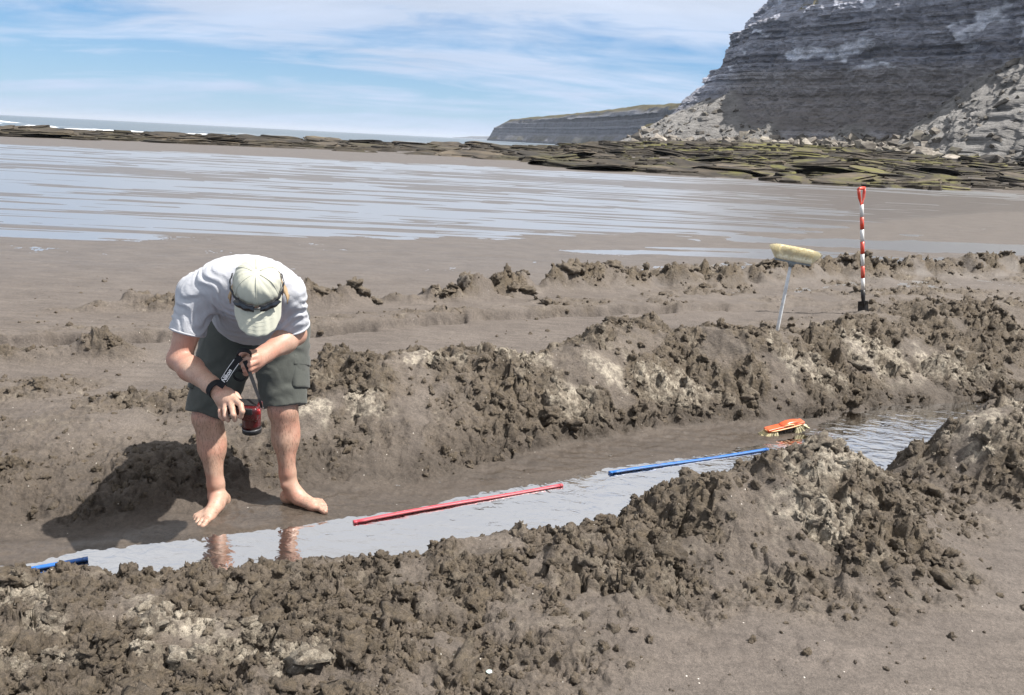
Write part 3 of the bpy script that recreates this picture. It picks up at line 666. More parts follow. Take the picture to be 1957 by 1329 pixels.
attr(me, 'tone', padz(np.clip(.55 * lay3 + .3 * lay1 + .25 * lay2 - .05, 0, 1), .5)); attr(me, 'talus', padz(talm, 0)); attr(me, 'pale', padz(pale, 0)); attr(me, 'low', padz(ss(14.2, 12.8, zb) * ss(5.6, 5.0, Sg), 0)); attr(me, 'turf', padz(ss(.1, .4, fbm(A_ * .2, Zg * .2, 440, 3) - .1) * np.maximum(ss(26.3, 27.0, Zg) * ss(29, 27.4, Zg), .9 * ss(36, 40, Zg)), 1))
def cliff_material(gain=1.0):
    m, t, b = newmat('cliff_rock')
    g = N(t, 'ShaderNodeNewGeometry'); pos = g.outputs['Position']
    A = lambda n: N(t, 'ShaderNodeAttribute', attribute_name=n).outputs['Fac']
    sn = N(t, 'ShaderNodeSeparateXYZ'); t.links.new(g.outputs['Normal'], sn.inputs[0])
    n1 = noise(t, pos, .35, 6, .65); n2 = noise(t, mapping(t, pos, (.4, .4, 5)), .8, 6, .7)
    base = mixc(t, A('tone'), (.10, .110, .142), (.50, .525, .62))
    base = mixc(t, ramp(t, n2, [(.42, 0), (.66, .75)]), base, (.14, .125, .115))
    base = mixc(t, math_(t, 'MULTIPLY', A('low'), .55), base, (.225, .195, .165))
    base = mixc(t, math_(t, 'MULTIPLY', A('pale'), ramp(t, n1, [(.35, .4), (.55, .95)])), base, (.66, .69, .77))
    base = mixc(t, A('talus'), base, mixc(t, n1, (.15, .145, .14), (.27, .26, .25)))
    up = ramp(t, sn.outputs[2], [(.35, 0), (.7, 1)])
    base = mixc(t, math_(t, 'MULTIPLY', A('turf'), up), base, mixc(t, n1, (.075, .075, .030), (.19, .155, .075)))
    base = mixc(t, 1.0, base, ramp(t, n1, [(.25, .7 * gain), (.75, 1.3 * gain)]), 'MULTIPLY')
    t.links.new(base, b.inputs['Base Color']); b.inputs['Roughness'].default_value = .88; b.inputs['Specular IOR Level'].default_value = .25
    bump(t, b, math_(t, 'ADD', n2, noise(t, pos, 1.6, 6, .75)), 1.0, .6)
    return m
cliff = link('cliff', me, cliff_material(1.1))
tag(cliff, 'tall grey layered sea cliff with rubble slopes at its foot', 'cliff', kind='structure')

# fallen blocks at the foot of the cliff
BLOCKM = rock_material('fallen_block', (.11, .095, .08), (.26, .235, .205), (.12, .12, .05), .25, scale=.8, bd=.06)
def block_mesh(k):
    r_ = random.Random(300 + k); bm = bmesh.new()
    for i in range(15):
        v = Vector((r_.uniform(-1, 1), r_.uniform(-1, 1), r_.uniform(-1, 1)))
        m_ = max(abs(v.x), abs(v.y), abs(v.z)); v = v / m_ * r_.uniform(.75, 1.0); bm.verts.new((v.x, v.y * .8, v.z * .6))
    bmesh.ops.convex_hull(bm, input=bm.verts[:])
    for v in [v for v in bm.verts if not v.link_faces]: bm.verts.remove(v)
    return from_bm(bm, 'boulder')
BLOCKS = [block_mesh(k) for k in range(12)]
for m_ in BLOCKS: m_.materials.append(BLOCKM)
cand = []
for k in range(1500):
    s_ = rs.uniform(.75, 6.7); z_ = 2.0 + abs(rs.gauss(0, 1)) * 1.1 if rs.random() < .62 else rs.uniform(2.5, 16)
    i = int(np.argmin(abs(sv - s_))); j = int(np.argmin(abs(zv - z_)))
    if talm[i, j] < .5 and z_ > 4.6: continue
    p = V[i, j]; out = rs.uniform(-.3, 5.5) if z_ < 4.2 else 0
    x = p[0] + nX[i, j] * out; y = p[1] + nY[i, j] * out; z = p[2] if out < .5 else max(far_z(x, y) + .1, p[2] - out * .9)
    r_ = (.28 + .9 * rs.random() ** 2.6) * (1.25 if out > .5 or z_ < 5 else .8)
    cand.append((r_, x, y, z))
cand.sort(reverse=True)
Vs, F3, off = [], [], 0
for k, (r_, x, y, z) in enumerate(cand):
    rot = (rs.uniform(-.7, .7), rs.uniform(-.7, .7), rs.uniform(0, 6.28)); sc = (r_ * rs.uniform(.8, 1.5), r_, r_ * rs.uniform(.5, 1))
    if k < 280:
        o = link('boulder', BLOCKS[k % 12], None, cliff); o.location = (x, y, z); o.rotation_euler = rot; o.scale = sc
    else:
        M_ = Matrix.LocRotScale(Vector((x, y, z)), __import__('mathutils').Euler(rot), Vector(sc)); m_ = BLOCKS[k % 12]
        Vs.append(np.array([M_ @ v.co for v in m_.vertices])); F3.append(np.array([p.vertices[:] for p in m_.polygons]) + off); off += len(m_.vertices)
me = mesh_np('rubble', np.concatenate(Vs), np.concatenate(F3), smooth=False)
tag(link('rubble', me, BLOCKM, cliff), kind='stuff')

# ================================================================== HEADLANDS
HL = np.array([(-48, 1105, 1), (-40, 1100, 19), (-28, 1060, 27.5), (-.6, 1000, 31), (23, 930, 32), (53, 850, 34.5), (88, 700, 36.5), (100, 600, 34), (103, 520, 32), (112, 430, 33), (140, 380, 36)], float)
def headland(name, C, ns, lab, seed, inland, toe, jag):
    u = np.linspace(0, len(C) - 1, ns); x = np.interp(u, np.arange(len(C)), C[:, 0]); y = np.interp(u, np.arange(len(C)), C[:, 1]); h = np.interp(u, np.arange(len(C)), C[:, 2])
    ar = np.concatenate([[0], np.cumsum(np.hypot(np.diff(x), np.diff(y)))])
    pr = [(0, -1.0), (.08, -.85), (.22, -.65)] + [(z, -.5 + .5 * (z - .22) / .56) for z in np.linspace(.26, .78, 26)] + [(.84, .12), (.90, .35), (.96, .8), (1.0, 1.4), (1.02, 3.0), (1.0, 6.0)]
    pz = np.array([p[0] for p in pr]); po = np.array([p[1] for p in pr])
    Ug, Kg = np.meshgrid(np.arange(ns), np.arange(len(pr)), indexing='ij')
    H = h[:, None]; Zz = pz[None] * H; Ar = ar[:, None] + Zz * 0
    off = po[None] * H * .32 * (1 + .25 * fbm(Ar * .02, Zz * .02, seed, 3)) - toe * ss(.32, .1, pz[None] + .12 * fbm(Ar * .015, Zz * .0, seed + 1, 3)) * H * .25
    lay = steps(Zz / (1.8 * H.mean() / 30) + .3 * fbm(Ar * .03, Zz * .05, seed + 2, 2), seed + 3)
    off = off - jag * (lay - .5) * 2.2 - jag * 4.0 * (ridged(Ar * .03, Zz * .02, seed + 4, 3) - .6)
    Zz = Zz + jag * .9 * fbm(Ar * .05, Zz * .05 + po[None], seed + 5, 4) * (pz[None] > .7) * 1.6
    P = np.stack([x[:, None] + inland[0] * off, y[:, None] + inland[1] * off, Zz], -1)
    me = mesh_np(name, P.reshape(-1, 3), grid_faces(ns, len(pr)), smooth=False)
    tn = fbm(Ar * .03, Zz * .1, seed + 6, 3)
    attr(me, 'tone', .5 + .8 * (lay - .5)); attr(me, 'talus', .0 * Zz + .12 * ss(.26, .12, pz[None] + .2 * tn)); attr(me, 'pale', 0 * Zz); attr(me, 'low', 0 * Zz)
    attr(me, 'turf', np.clip(ss(.80, .90, pz[None] + .12 * tn) + .75 * ss(.34, .2, pz[None] + .15 * tn) * ss(-.35, .1, tn), 0, 1))
    o = link(name, me, HEADM); tag(o, lab, 'headland', kind='structure'); return o
HEADM = cliff_material(.55)
headland('headland', HL, 420, 'distant grey headland with scrubby green top running out to sea', 501, (.93, .37), .5, 1.0)
SP = np.array([(36, 262, 3.2), (37.2, 258, 9.0), (41, 250, 9.5), (46, 240, 10.5), (54, 232, 12), (64, 226, 15)], float)
sp = headland('cliff_spur', SP, 160, 'low dark spur of rock with grassy slope beside the tall cliff', 551, (.9, .45), .0, .35)
DL = np.array([(-520, 6000, 2), (-440, 6000, 9), (-380, 6000, 18), (-300, 6000, 21), (-200, 6000, 26), (0, 6000, 30), (200, 6000, 30)], float)
headland('far_coast', DL, 60, 'faint blue strip of far coast left of the headland', 571, (.2, .98), .0, .6)
# ================================================================== TOOLS AND RODS
def tube(name, P, Rr, n=16, cap=True, closed=False, sq=None):
    """loft a round section along points P with radii Rr -> mesh"""
    P = [Vector(p) for p in P]; k = len(P); V = []; up = None
    for i in range(k):
        a = P[(i - 1) % k] if (closed or i > 0) else P[i]; b = P[(i + 1) % k] if (closed or i < k - 1) else P[i]
        T = (b - a).normalized()
        if up is None:
            up = Vector((0, 0, 1)) if abs(T.z) < .9 else Vector((0, 1, 0))
        n1 = (up - T * up.dot(T)).normalized(); up = n1; n2 = T.cross(n1)
        r = Rr[i] if hasattr(Rr, '__len__') else Rr
        r1, r2 = r if isinstance(r, tuple) else (r, r)
        for j in range(n):
            t_ = 6.28318 * j / n; c, s_ = math.cos(t_), math.sin(t_)
            if sq: c = math.copysign(abs(c) ** sq, c); s_ = math.copysign(abs(s_) ** sq, s_)
            V.append(P[i] + n1 * (c * r1) + n2 * (s_ * r2))
    F = grid_faces(k, n, True).tolist()
    if closed: F += [[(k - 1) * n + j, (k - 1) * n + (j + 1) % n, (j + 1) % n, j] for j in range(n)]
    me = bpy.data.meshes.new(name)
    if cap and not closed: F += [list(range(n))[::-1], [(k - 1) * n + j for j in range(n)]]
    me.from_pydata([tuple(v) for v in V], [], F); me.update()
    me.polygons.foreach_set('use_smooth', [len(p.vertices) == 4 for p in me.polygons])
    return me
def rbox(bm, c, size, M=None, bev=.15, seg=2):
    """bevelled box into a bmesh"""
    r = bmesh.ops.create_cube(bm, size=1.0); vs = r['verts']
    for v in vs: v.co = Vector((v.co.x * size[0], v.co.y * size[1], v.co.z * size[2]))
    ed = list({e for v in vs for e in v.link_edges})
    o = bmesh.ops.bevel(bm, geom=ed, offset=min(size) * bev, segments=seg, affect='EDGES', profile=.6)
    nv = list({v for f in o['faces'] for v in f.verts} | {v for v in vs if v.is_valid})
    for v in nv:
        v.co = (M @ v.co if M else v.co) + Vector(c)
    return nv
SANDC = (.075, .062, .048)
# ---- measuring rods lying at the water's edge
def rod(a, b, col, name, label, group=None, wob=0):
    a = Vector(a); b = Vector(b); t = empty(name, ((a + b) / 2)); t.rotation_euler = (b - a).to_track_quat('X', 'Z').to_euler()
    L = (b - a).length
    m_ = plain(name + '_plastic', col, .38, .10, 30, dirt=SANDC, dirt_amt=.6)
    n = 24; P = [(-L / 2 + L * i / n, .004 * math.sin(i / n * 3.1 + wob), .003 * math.sin(i / n * 6.0 + wob)) for i in range(n + 1)]
    tube_me = tube('rod_body', P, [(.0065, .0105)] * (n + 1), 12, True, sq=.55)
    link('rod_body', tube_me, m_, t)
    g = [(p[0], p[1] - .0102, p[2] + .0008) for p in P]
    link('edge_groove', tube('edge_groove', g, .0021, 6), plain(name + '_groove', tuple(c * .45 for c in col), .5, .1, 30), t)
    for s_ in (-1, 1):
        e = P[0] if s_ < 0 else P[-1]
        link('end_cap', tube('end_cap', [(e[0] - s_ * .014, e[1], e[2]), (e[0] + s_ * .004, e[1], e[2])], [(.0072, .0115)] * 2, 12, sq=.55), m_, t)
    tag(t, label, 'rod', group or 'plastic rods laid end to end along the trench'); return t
def on(x, y, dz): return (x, y, max(gz(x, y), WATER_Z) + dz)
rod(on(-.67, 3.21, .005), on(.29, 3.72, .005), (.50, .065, .090), 'measuring_rod', 'red plastic rod lying along the water edge beside the barefoot person')
rod(on(.56, 3.90, .005), on(1.54, 4.37, .005), (.016, .13, .43), 'measuring_rod', 'blue plastic rod in the trench below the orange brush', wob=1)
rod(on(-2.62, 2.27, .005), on(-1.65, 2.79, .005), (.014, .12, .42), 'measuring_rod', 'blue plastic rod at the left edge, partly under water', wob=2)

# ---- scrubbing brush: orange plastic back with cream bristles
ob = empty('scrubbing_brush', (1.735, 4.67, gz(1.735, 4.67) + .031)); ob.rotation_euler = (math.radians(8), math.radians(-6), math.radians(24))
ORG = plain('orange_plastic', (.56, .085, .022), .32, .08, 25, dirt=(.35, .22, .15), dirt_amt=.5)
CREAM = plain('cream_bristle', (.66, .60, .40), .85, .25, 60, bumpd=.004)
bm = bmesh.new(); rbox(bm, (0, 0, .012), (.29, .062, .020), bev=.35, seg=3)
for v in bm.verts:
    v.co.y *= 1 - .22 * (abs(v.co.x) / .145) ** 3; v.co.z += .10 * v.co.x ** 2 * 4
link('back_plate', from_bm(bm, 'back_plate', True), ORG, ob)
link('grip', tube('grip', [(-.04, 0, .018), (-.02, 0, .028), (.02, 0, .034), (.07, 0, .033), (.11, 0, .028), (.135, 0, .020)], [(.008, .02), (.012, .024), (.014, .025), (.013, .024), (.010, .022), (.006, .018)], 14, sq=.7), ORG, ob)
link('grip_arch', tube('grip_arch', [(-.035, -.012, .020), (-.02, -.022, .030), (.012, -.027, .036), (.045, -.026, .032), (.06, -.024, .022)], .004, 8), plain('pale_orange', (.82, .42, .20), .35, .05, 20), ob)
PALE = bpy.data.materials['pale_orange']
link('edge_rim', tube('edge_rim', [(.1455 * math.copysign(abs(math.cos(t_)) ** .5, math.cos(t_)), .0265 * math.copysign(abs(math.sin(t_)) ** .6, math.sin(t_)), .013 + .0085 * abs(math.cos(t_)) ** 3) for t_ in np.linspace(0, 6.283, 48, endpoint=False)], .0042, 8, closed=True), PALE, ob)
def bristles(name, centres, length, spread, rad, parent, mat, axis=Vector((0, 0, -1)), seed=1):
    r_ = random.Random(seed); V = []; F = []
    for (cx, cy, cz, ox, oy, oz) in centres:
        for k in range(9):
            a = r_.uniform(0, 6.28); q = r_.random() ** .5 * spread
            b0 = Vector((cx + math.cos(a) * q * .6, cy + math.sin(a) * q * .6, cz)); d = Vector((ox, oy, oz)) + Vector((r_.gauss(0, .12), r_.gauss(0, .12), r_.gauss(0, .08)))
            tip = b0 + d.normalized() * length * r_.uniform(.85, 1.08)
            s1 = d.orthogonal().normalized() * rad; s2 = d.cross(s1).normalized() * rad; i0 = len(V)
            V += [tuple(b0 + s1), tuple(b0 - s1 * .5 + s2), tuple(b0 - s1 * .5 - s2), tuple(tip + s1), tuple(tip - s1 * .5 + s2), tuple(tip - s1 * .5 - s2)]
            F += [[i0, i0 + 1, i0 + 4, i0 + 3], [i0 + 1, i0 + 2, i0 + 5, i0 + 4], [i0 + 2, i0, i0 + 3, i0 + 5], [i0 + 3, i0 + 4, i0 + 5]]
    me = bpy.data.meshes.new(name); me.from_pydata(V, [], F); me.update()
    o = link(name, me, mat, parent); o['kind'] = 'stuff'; return o
r_ = random.Random(3)
for sgn in (-1, 1):                                            # a flared tuft at each end, as in worn brushes
    cs = []
    for k in range(110):
        u = r_.random(); x = sgn * (.075 + .068 * u); cs.append((x, r_.uniform(-.028, .028), .004, sgn * (.05 + 1.1 * u ** 2), r_.gauss(0, .2), -.9 + .25 * u))
    bristles('bristles', cs, .042, .006, .0024, ob, CREAM, seed=sgn + 5)
cs = [(r_.uniform(-.075, .075), r_.uniform(-.024, .024), .004, 0, 0, -1) for k in range(60)]
bristles('short_bristles', cs, .024, .006, .0018, ob, plain('dark_bristle', (.06, .05, .045), .8, .2, 60), seed=9)
tag(ob, 'orange scrubbing brush with cream bristles lying on wet sand in the trench', 'brush')

# ---- broom standing head up on the bank
br = empty('broom', (2.145, 6.19, .20)); br.rotation_euler = (0, math.radians(2.2), 0)
WHT = plain('scuffed_white_handle', (.62, .64, .66), .42, .12, 35, dirt=(.20, .17, .13), dirt_amt=.55)
link('handle', tube('handle', [(-.012, 0, -.18), (-.012, 0, 0), (-.006, 0, .25), (0, 0, .50)], [.0135, .0135, .0135, .0125], 18), WHT, br)
GRY = plain('grey_plastic', (.20, .225, .235), .45, .1, 30, dirt=SANDC, dirt_amt=.25)
Mh = Matrix.Rotation(math.radians(4.8), 4, 'Y') @ Matrix.Rotation(math.radians(-10), 4, 'Z'); hd = Vector((.005, 0, .525))
link('socket', tube('socket', [hd + Vector((-.004, 0, -.03)), hd + Vector((-.002, 0, -.012)), hd + Vector((0, 0, .006))], [.017, .022, .040], 18), GRY, br)
bm = bmesh.new(); rbox(bm, (0, 0, 0), (.275, .060, .018), bev=.3, seg=2); bmesh.ops.transform(bm, matrix=Matrix.Translation(hd + Vector((.004, 0, .012))) @ Mh, verts=bm.verts[:])
link('head_block', from_bm(bm, 'head_block'), GRY, br)
CREAM2 = plain('broom_bristle', (.86, .80, .60), .8, .15, 90, bumpd=.003, dirt=(.66, .50, .24), dirt_amt=.45)
bm = bmesh.new(); rbox(bm, (0, 0, 0), (.305, .100, .108), bev=.40, seg=4)
bmesh.ops.subdivide_edges(bm, edges=bm.edges[:], cuts=2, use_grid_fill=True)
for v in bm.verts: v.co += Vector((mnoise.noise(v.co * 40), mnoise.noise(v.co * 40 + Vector((5, 0, 0))), mnoise.noise(v.co * 40 + Vector((0, 9, 0))))) * .003
bmesh.ops.transform(bm, matrix=Matrix.Translation(hd + Vector((.004, 0, 0))) @ Mh @ Matrix.Translation((0, 0, .070)), verts=bm.verts[:])
bc = link('bristle_pad', from_bm(bm, 'bristle_pad', True), CREAM2, br)
cs = []; Mb = Matrix.Translation(hd + Vector((.004, 0, 0))) @ Mh
def xf(c):
    p = Mb @ Vector(c[:3]); d = Mb.to_3x3() @ Vector(c[3:]); return (p.x, p.y, p.z, d.x, d.y, d.z)
for k in range(620):
    x = r_.uniform(-.138, .138); y = r_.uniform(-.036, .036); cs.append(xf((x, y, .022, .55 * (x / .138) ** 5, y / .036 * .35, 1)))
bristles('bristle_tips', cs, .102, .008, .0012, bc, CREAM2, seed=13)
tag(br, 'white-handled broom stuck upside down in the bank, cream bristles up', 'broom')

# ---- striped shovel stuck upright
sh = empty('shovel', (3.49, 7.72, gz(3.49, 7.72))); sh.rotation_euler = (math.radians(-2), math.radians(-9.3 + .0), 0)
# axis along local z, leans like the one in the picture
RED = plain('red_paint', (.62, .050, .022), .38, .12, 25, dirt=(.45, .36, .30), dirt_amt=.4)
SWH = plain('white_paint', (.70, .69, .67), .42, .10, 25, dirt=(.22, .18, .14), dirt_amt=.6)
BLK = plain('black_steel', (.022, .023, .026), .42, .2, 30, metal=.4, dirt=SANDC, dirt_amt=.5)
zb_ = [.20, .305, .42, .535, .65, .765, .88, 1.06]
L0 = 1.225
segs = [(.235, .355, SWH), (.355, .475, RED), (.475, .595, SWH), (.595, .715, RED), (.715, .835, SWH), (.835, .955, RED), (.955, 1.075, SWH)]
for (a, b, m_) in segs:
    link('handle_band', tube('handle_band', [(0, 0, a + .0006), (0, 0, (a + b) / 2), (0, 0, b - .0006)], [.0185 if m_ is RED else .0178] * 3, 18), m_, sh)
link('socket', tube('socket', [(0, 0, .06), (0, -.004, .12), (0, 0, .17), (0, 0, .236)], [(.016, .012), .017, .020, .0205], 16), BLK, sh)
# blade: dished plate going into the sand
nb, nh = 9, 8; V = []
for i in range(nh):
    z = .115 - .30 * i / (nh - 1)
    for j in range(nb):
        u = -1 + 2 * j / (nb - 1); V.append((u * (.052 - .005 * (i == 0)), .018 * (u * u) - .012 - .02 * i / nh, z + (.006 * (1 - abs(u)) if i == 0 else 0)))
V = np.array(V); F = grid_faces(nh, nb); V2 = V + (0, .004, 0)
edge = []
ring = [j for j in range(nb)] + [i * nb + nb - 1 for i in range(1, nh)] + [(nh - 1) * nb + j for j in range(nb - 2, -1, -1)] + [i * nb for i in range(nh - 2, 0, -1)]
n_ = len(V); edge = np.array([[a, b, b + n_, a + n_] for a, b in zip(ring, ring[1:] + ring[:1])])
link('blade', mesh_np('blade', np.concatenate([V, V2]), [F, F[:, ::-1] + n_, edge], True), BLK, sh)
for s_ in (-1, 1):
    link('tread', tube('tread', [(s_ * .016, 0, .118), (s_ * .050, .004, .118)], (.006), 8), BLK, sh)
# D-shaped grip
yoke = [(0, 0, 1.07), (0, 0, 1.09)]
for s_ in (-1, 1):
    link('grip_arm', tube('grip_arm', [(s_ * .004, 0, 1.068), (s_ * .018, 0, 1.095), (s_ * .036, 0, 1.14), (s_ * .047, 0, 1.19), (s_ * .050, 0, 1.222)], [(.014, .005), (.012, .005), (.010, .015), (.010, .015), (.010, .015)], 12), RED, sh)
link('grip_bar', tube('grip_bar', [(-.056, 0, 1.226), (-.02, 0, 1.229), (.02, 0, 1.229), (.056, 0, 1.226)], [.015, .0165, .0165, .015], 14), RED, sh)
for o in [o for o in sh.children if o.name.startswith('grip')]: o.rotation_euler = (0, 0, math.radians(38))
tag(sh, 'shovel with red and white banded handle and red grip standing in the sand', 'shovel')

# ---- a pale green chip of shell on the near bank
bm = bmesh.new(); bmesh.ops.create_icosphere(bm, subdivisions=2, radius=1)
for v in bm.verts:
    p = v.co; q = 1 + .25 * mnoise.noise(p * 1.7); v.co = Vector((p.x * .011 * q, p.y * .008 * q, p.z * .0028 + .003 * (p.x ** 2)))
sc_ = link('shell_fragment', from_bm(bm, 'shell_fragment', True), plain('pale_shell', (.42, .52, .50), .4, .15, 200)); sc_.location = (-.02, 2.07, gz(-.02, 2.07) + .006); sc_.rotation_euler = (.2, .1, .6)
tag(sc_, 'pale blue-green chip of shell on the near bank', 'shell')
# ================================================================== PERSON
class Vol:
    """signed distance volume: primitives are blended in locally and meshed with OpenVDB"""
    def __init__(s, lo, hi, vox):
        s.lo = np.array(lo, float); s.vox = vox; s.n = np.ceil((np.array(hi) - s.lo) / vox).astype(int) + 1
        s.band = .06; s.a = np.full(s.n, s.band, np.float32)
    def local(s, lo, hi):
        i0 = np.maximum(np.floor((np.array(lo) - s.band - s.lo) / s.vox).astype(int), 0); i1 = np.minimum(np.ceil((np.array(hi) + s.band - s.lo) / s.vox).astype(int) + 1, s.n)
        ax = [s.lo[k] + s.vox * np.arange(i0[k], i1[k]) for k in range(3)]
        return tuple(slice(a, b) for a, b in zip(i0, i1)), np.stack(np.meshgrid(*ax, indexing='ij'), -1).astype(np.float32)
    def put(s, sl, d, k, op):
        A = s.a[sl]
        if op == 'add':
            h = np.maximum(k - np.abs(A - d), 0) if k > 0 else 0
            s.a[sl] = np.minimum(A, d) - (h * h / (4 * k) if k > 0 else 0)
        else: s.a[sl] = np.maximum(A, -d)
    def cone(s, a, b, ra, rb, k=.02, op='add', flat=None):
        a = np.array(a, np.float32); b = np.array(b, np.float32); R_ = max(ra, rb) * (1.6 if flat else 1)
        sl, P = s.local(np.minimum(a, b) - R_, np.maximum(a, b) + R_)
        if P.size == 0: return
        ab = b - a; t = np.clip(((P - a) @ ab) / float(ab @ ab + 1e-12), 0, 1)
        D = P - (a + t[..., None] * ab)
        if flat is not None:                                   # (axis, scale): thinner along axis
            n = np.array(flat[0], np.float32); n /= np.linalg.norm(n); q = D @ n
            D = D + (q * (1 / flat[1] - 1))[..., None] * n
            d = (np.linalg.norm(D, axis=-1) - (ra + (rb - ra) * t)) * (flat[1] + (1 - flat[1]) * .4)
        else: d = np.linalg.norm(D, axis=-1) - (ra + (rb - ra) * t)
        s.put(sl, d, k, op)
    def chain(s, pts, rr, k=.02, **kw):
        for i in range(len(pts) - 1): s.cone(pts[i], pts[i + 1], rr[i], rr[i + 1], k, **kw)
    def ell(s, c, rad, axes=None, k=.02, op='add'):
        c = np.array(c, np.float32); rad = np.array(rad, np.float32)
        sl, P = s.local(c - rad.max(), c + rad.max()); Q = P - c
        if axes is not None: Q = Q @ np.array(axes, np.float32).T
        k0 = np.linalg.norm(Q / rad, axis=-1) + 1e-6; k1 = np.linalg.norm(Q / (rad * rad), axis=-1) + 1e-6
        s.put(sl, k0 * (k0 - 1) / k1, k, op)
    def coords(s):
        return np.stack(np.meshgrid(*[s.lo[k] + s.vox * np.arange(s.n[k]) for k in range(3)], indexing='ij'), -1).astype(np.float32)
    def mesh(s, name):
        g = openvdb.FloatGrid(s.band); g.copyFromArray(np.ascontiguousarray(s.a, np.float32)); g.transform = openvdb.createLinearTransform(voxelSize=s.vox)
        pts, quads = g.convertToQuads(0.0)
        me = mesh_np(name, np.asarray(pts) + s.lo, np.asarray(quads)[:, ::-1].astype(np.int32), True)
        return me
def folds(P, seed, freq, dirs=None, n=7, jit=.35):
    r_ = np.random.default_rng(seed); o = 0
    w = .02 * np.sin(P @ np.array([23., 31, 17]) + 1.3) + .02 * np.sin(P @ np.array([-29., 13, 37]))
    for k in range(n):
        d = r_.normal(size=3) if dirs is None else np.array(dirs[k % len(dirs)]) + r_.normal(size=3) * jit
        d = d / np.linalg.norm(d) * freq * r_.uniform(.6, 1.5)
        o = o + np.sin(P @ d.astype(np.float32) + r_.uniform(0, 6.28) + w * freq * .9)
    return o / n
def nrm(v): v = np.array(v, float); return v / np.linalg.norm(v)

person = empty('person', (-1.17, 3.30, -.145)); PX0 = np.array(person.location)
tag(person, 'barefoot person in white t-shirt, cap and green shorts bending over the trench with camera', 'person')
def child(name, me, mat, parent=None):
    me.transform(Matrix.Translation(-Vector(PX0))) if parent is None or parent is person else me.transform(Matrix.Translation(-Vector(PX0)))
    o = link(name, me, mat, parent or person); return o

# joints ------------------------------------------------------------
hipR, hipL = (-1.265, 3.52, .70), (-1.085, 3.53, .70)
kneeR, kneeL = (-1.3563, 3.3300, 0.2782), (-1.0264, 3.3700, 0.3169)
ankR, ankL = (-1.3197, 3.3000, -0.0943), (-1.0082, 3.3600, -0.0446)
shR, shL = (-1.2149, 2.9500, 0.9229), (-0.8676, 2.9200, 0.9506)
elR, wrR = (-1.2790, 2.9000, 0.6704), (-1.0639, 2.7000, 0.6273)
elL, wrL = (-0.8603, 3.0000, 0.7676), (-0.9301, 2.7900, 0.7297)
headC = np.array((-0.8940, 2.6800, 1.0225))
uA = nrm((.20, -.72, .66)); sA = nrm(np.cross(uA, (0, 0, 1.)) * -1); sA = sA if sA[0] > 0 else -sA; gA = np.cross(uA, sA); gA = gA if gA[2] < 0 else -gA   # crown up, side, face forward
v = Vol((-1.62, 2.42, -.20), (-.62, 3.78, 1.16), .0042)
# torso core
chest, mid, pel = (-1.045, 3.08, .92), (-1.11, 3.30, .85), (-1.175, 3.50, .73)
spine = nrm(np.array(chest) - pel); lat = nrm((1, .12, .05)); thick = np.cross(spine, lat)
v.ell(chest, (.155, .17, .105), (lat, spine, thick), .03); v.ell(mid, (.14, .16, .10), (lat, spine, thick), .05); v.ell(pel, (.155, .12, .12), (lat, spine, thick), .05)
neck0 = np.array((-.985, 2.90, .975))
v.cone(neck0, headC - gA * .0 - uA * .02, .060, .055, .04)
# head: skull, face, jaw, nose, brows, eyes, mouth, ears
v.ell(headC - uA * .010, (.071, .088, .085), (sA, gA, uA), .02)
v.ell(headC + gA * .035 - uA * .055, (.058, .060, .075), (sA, gA, uA), .025)
v.ell(headC + gA * .045 - uA * .115, (.040, .042, .035), (sA, gA, uA), .03)
v.cone(headC + gA * .092 - uA * .030, headC + gA * .112 - uA * .066, .009, .014, .012)
for s_ in (-1, 1):
    v.ell(headC + gA * .087 - uA * .022 + sA * s_ * .030, (.024, .010, .008), (sA, gA, uA), .012)
    v.ell(headC + gA * .085 - uA * .036 + sA * s_ * .031, (.013, .011, .010), (sA, gA, uA), .004)
    v.ell(headC - gA * .004 - uA * .045 + sA * s_ * .076, (.010, .020, .032), (sA, gA, uA), .008)
v.ell(headC + gA * .092 - uA * .090, (.024, .008, .007), (sA, gA, uA), .006)
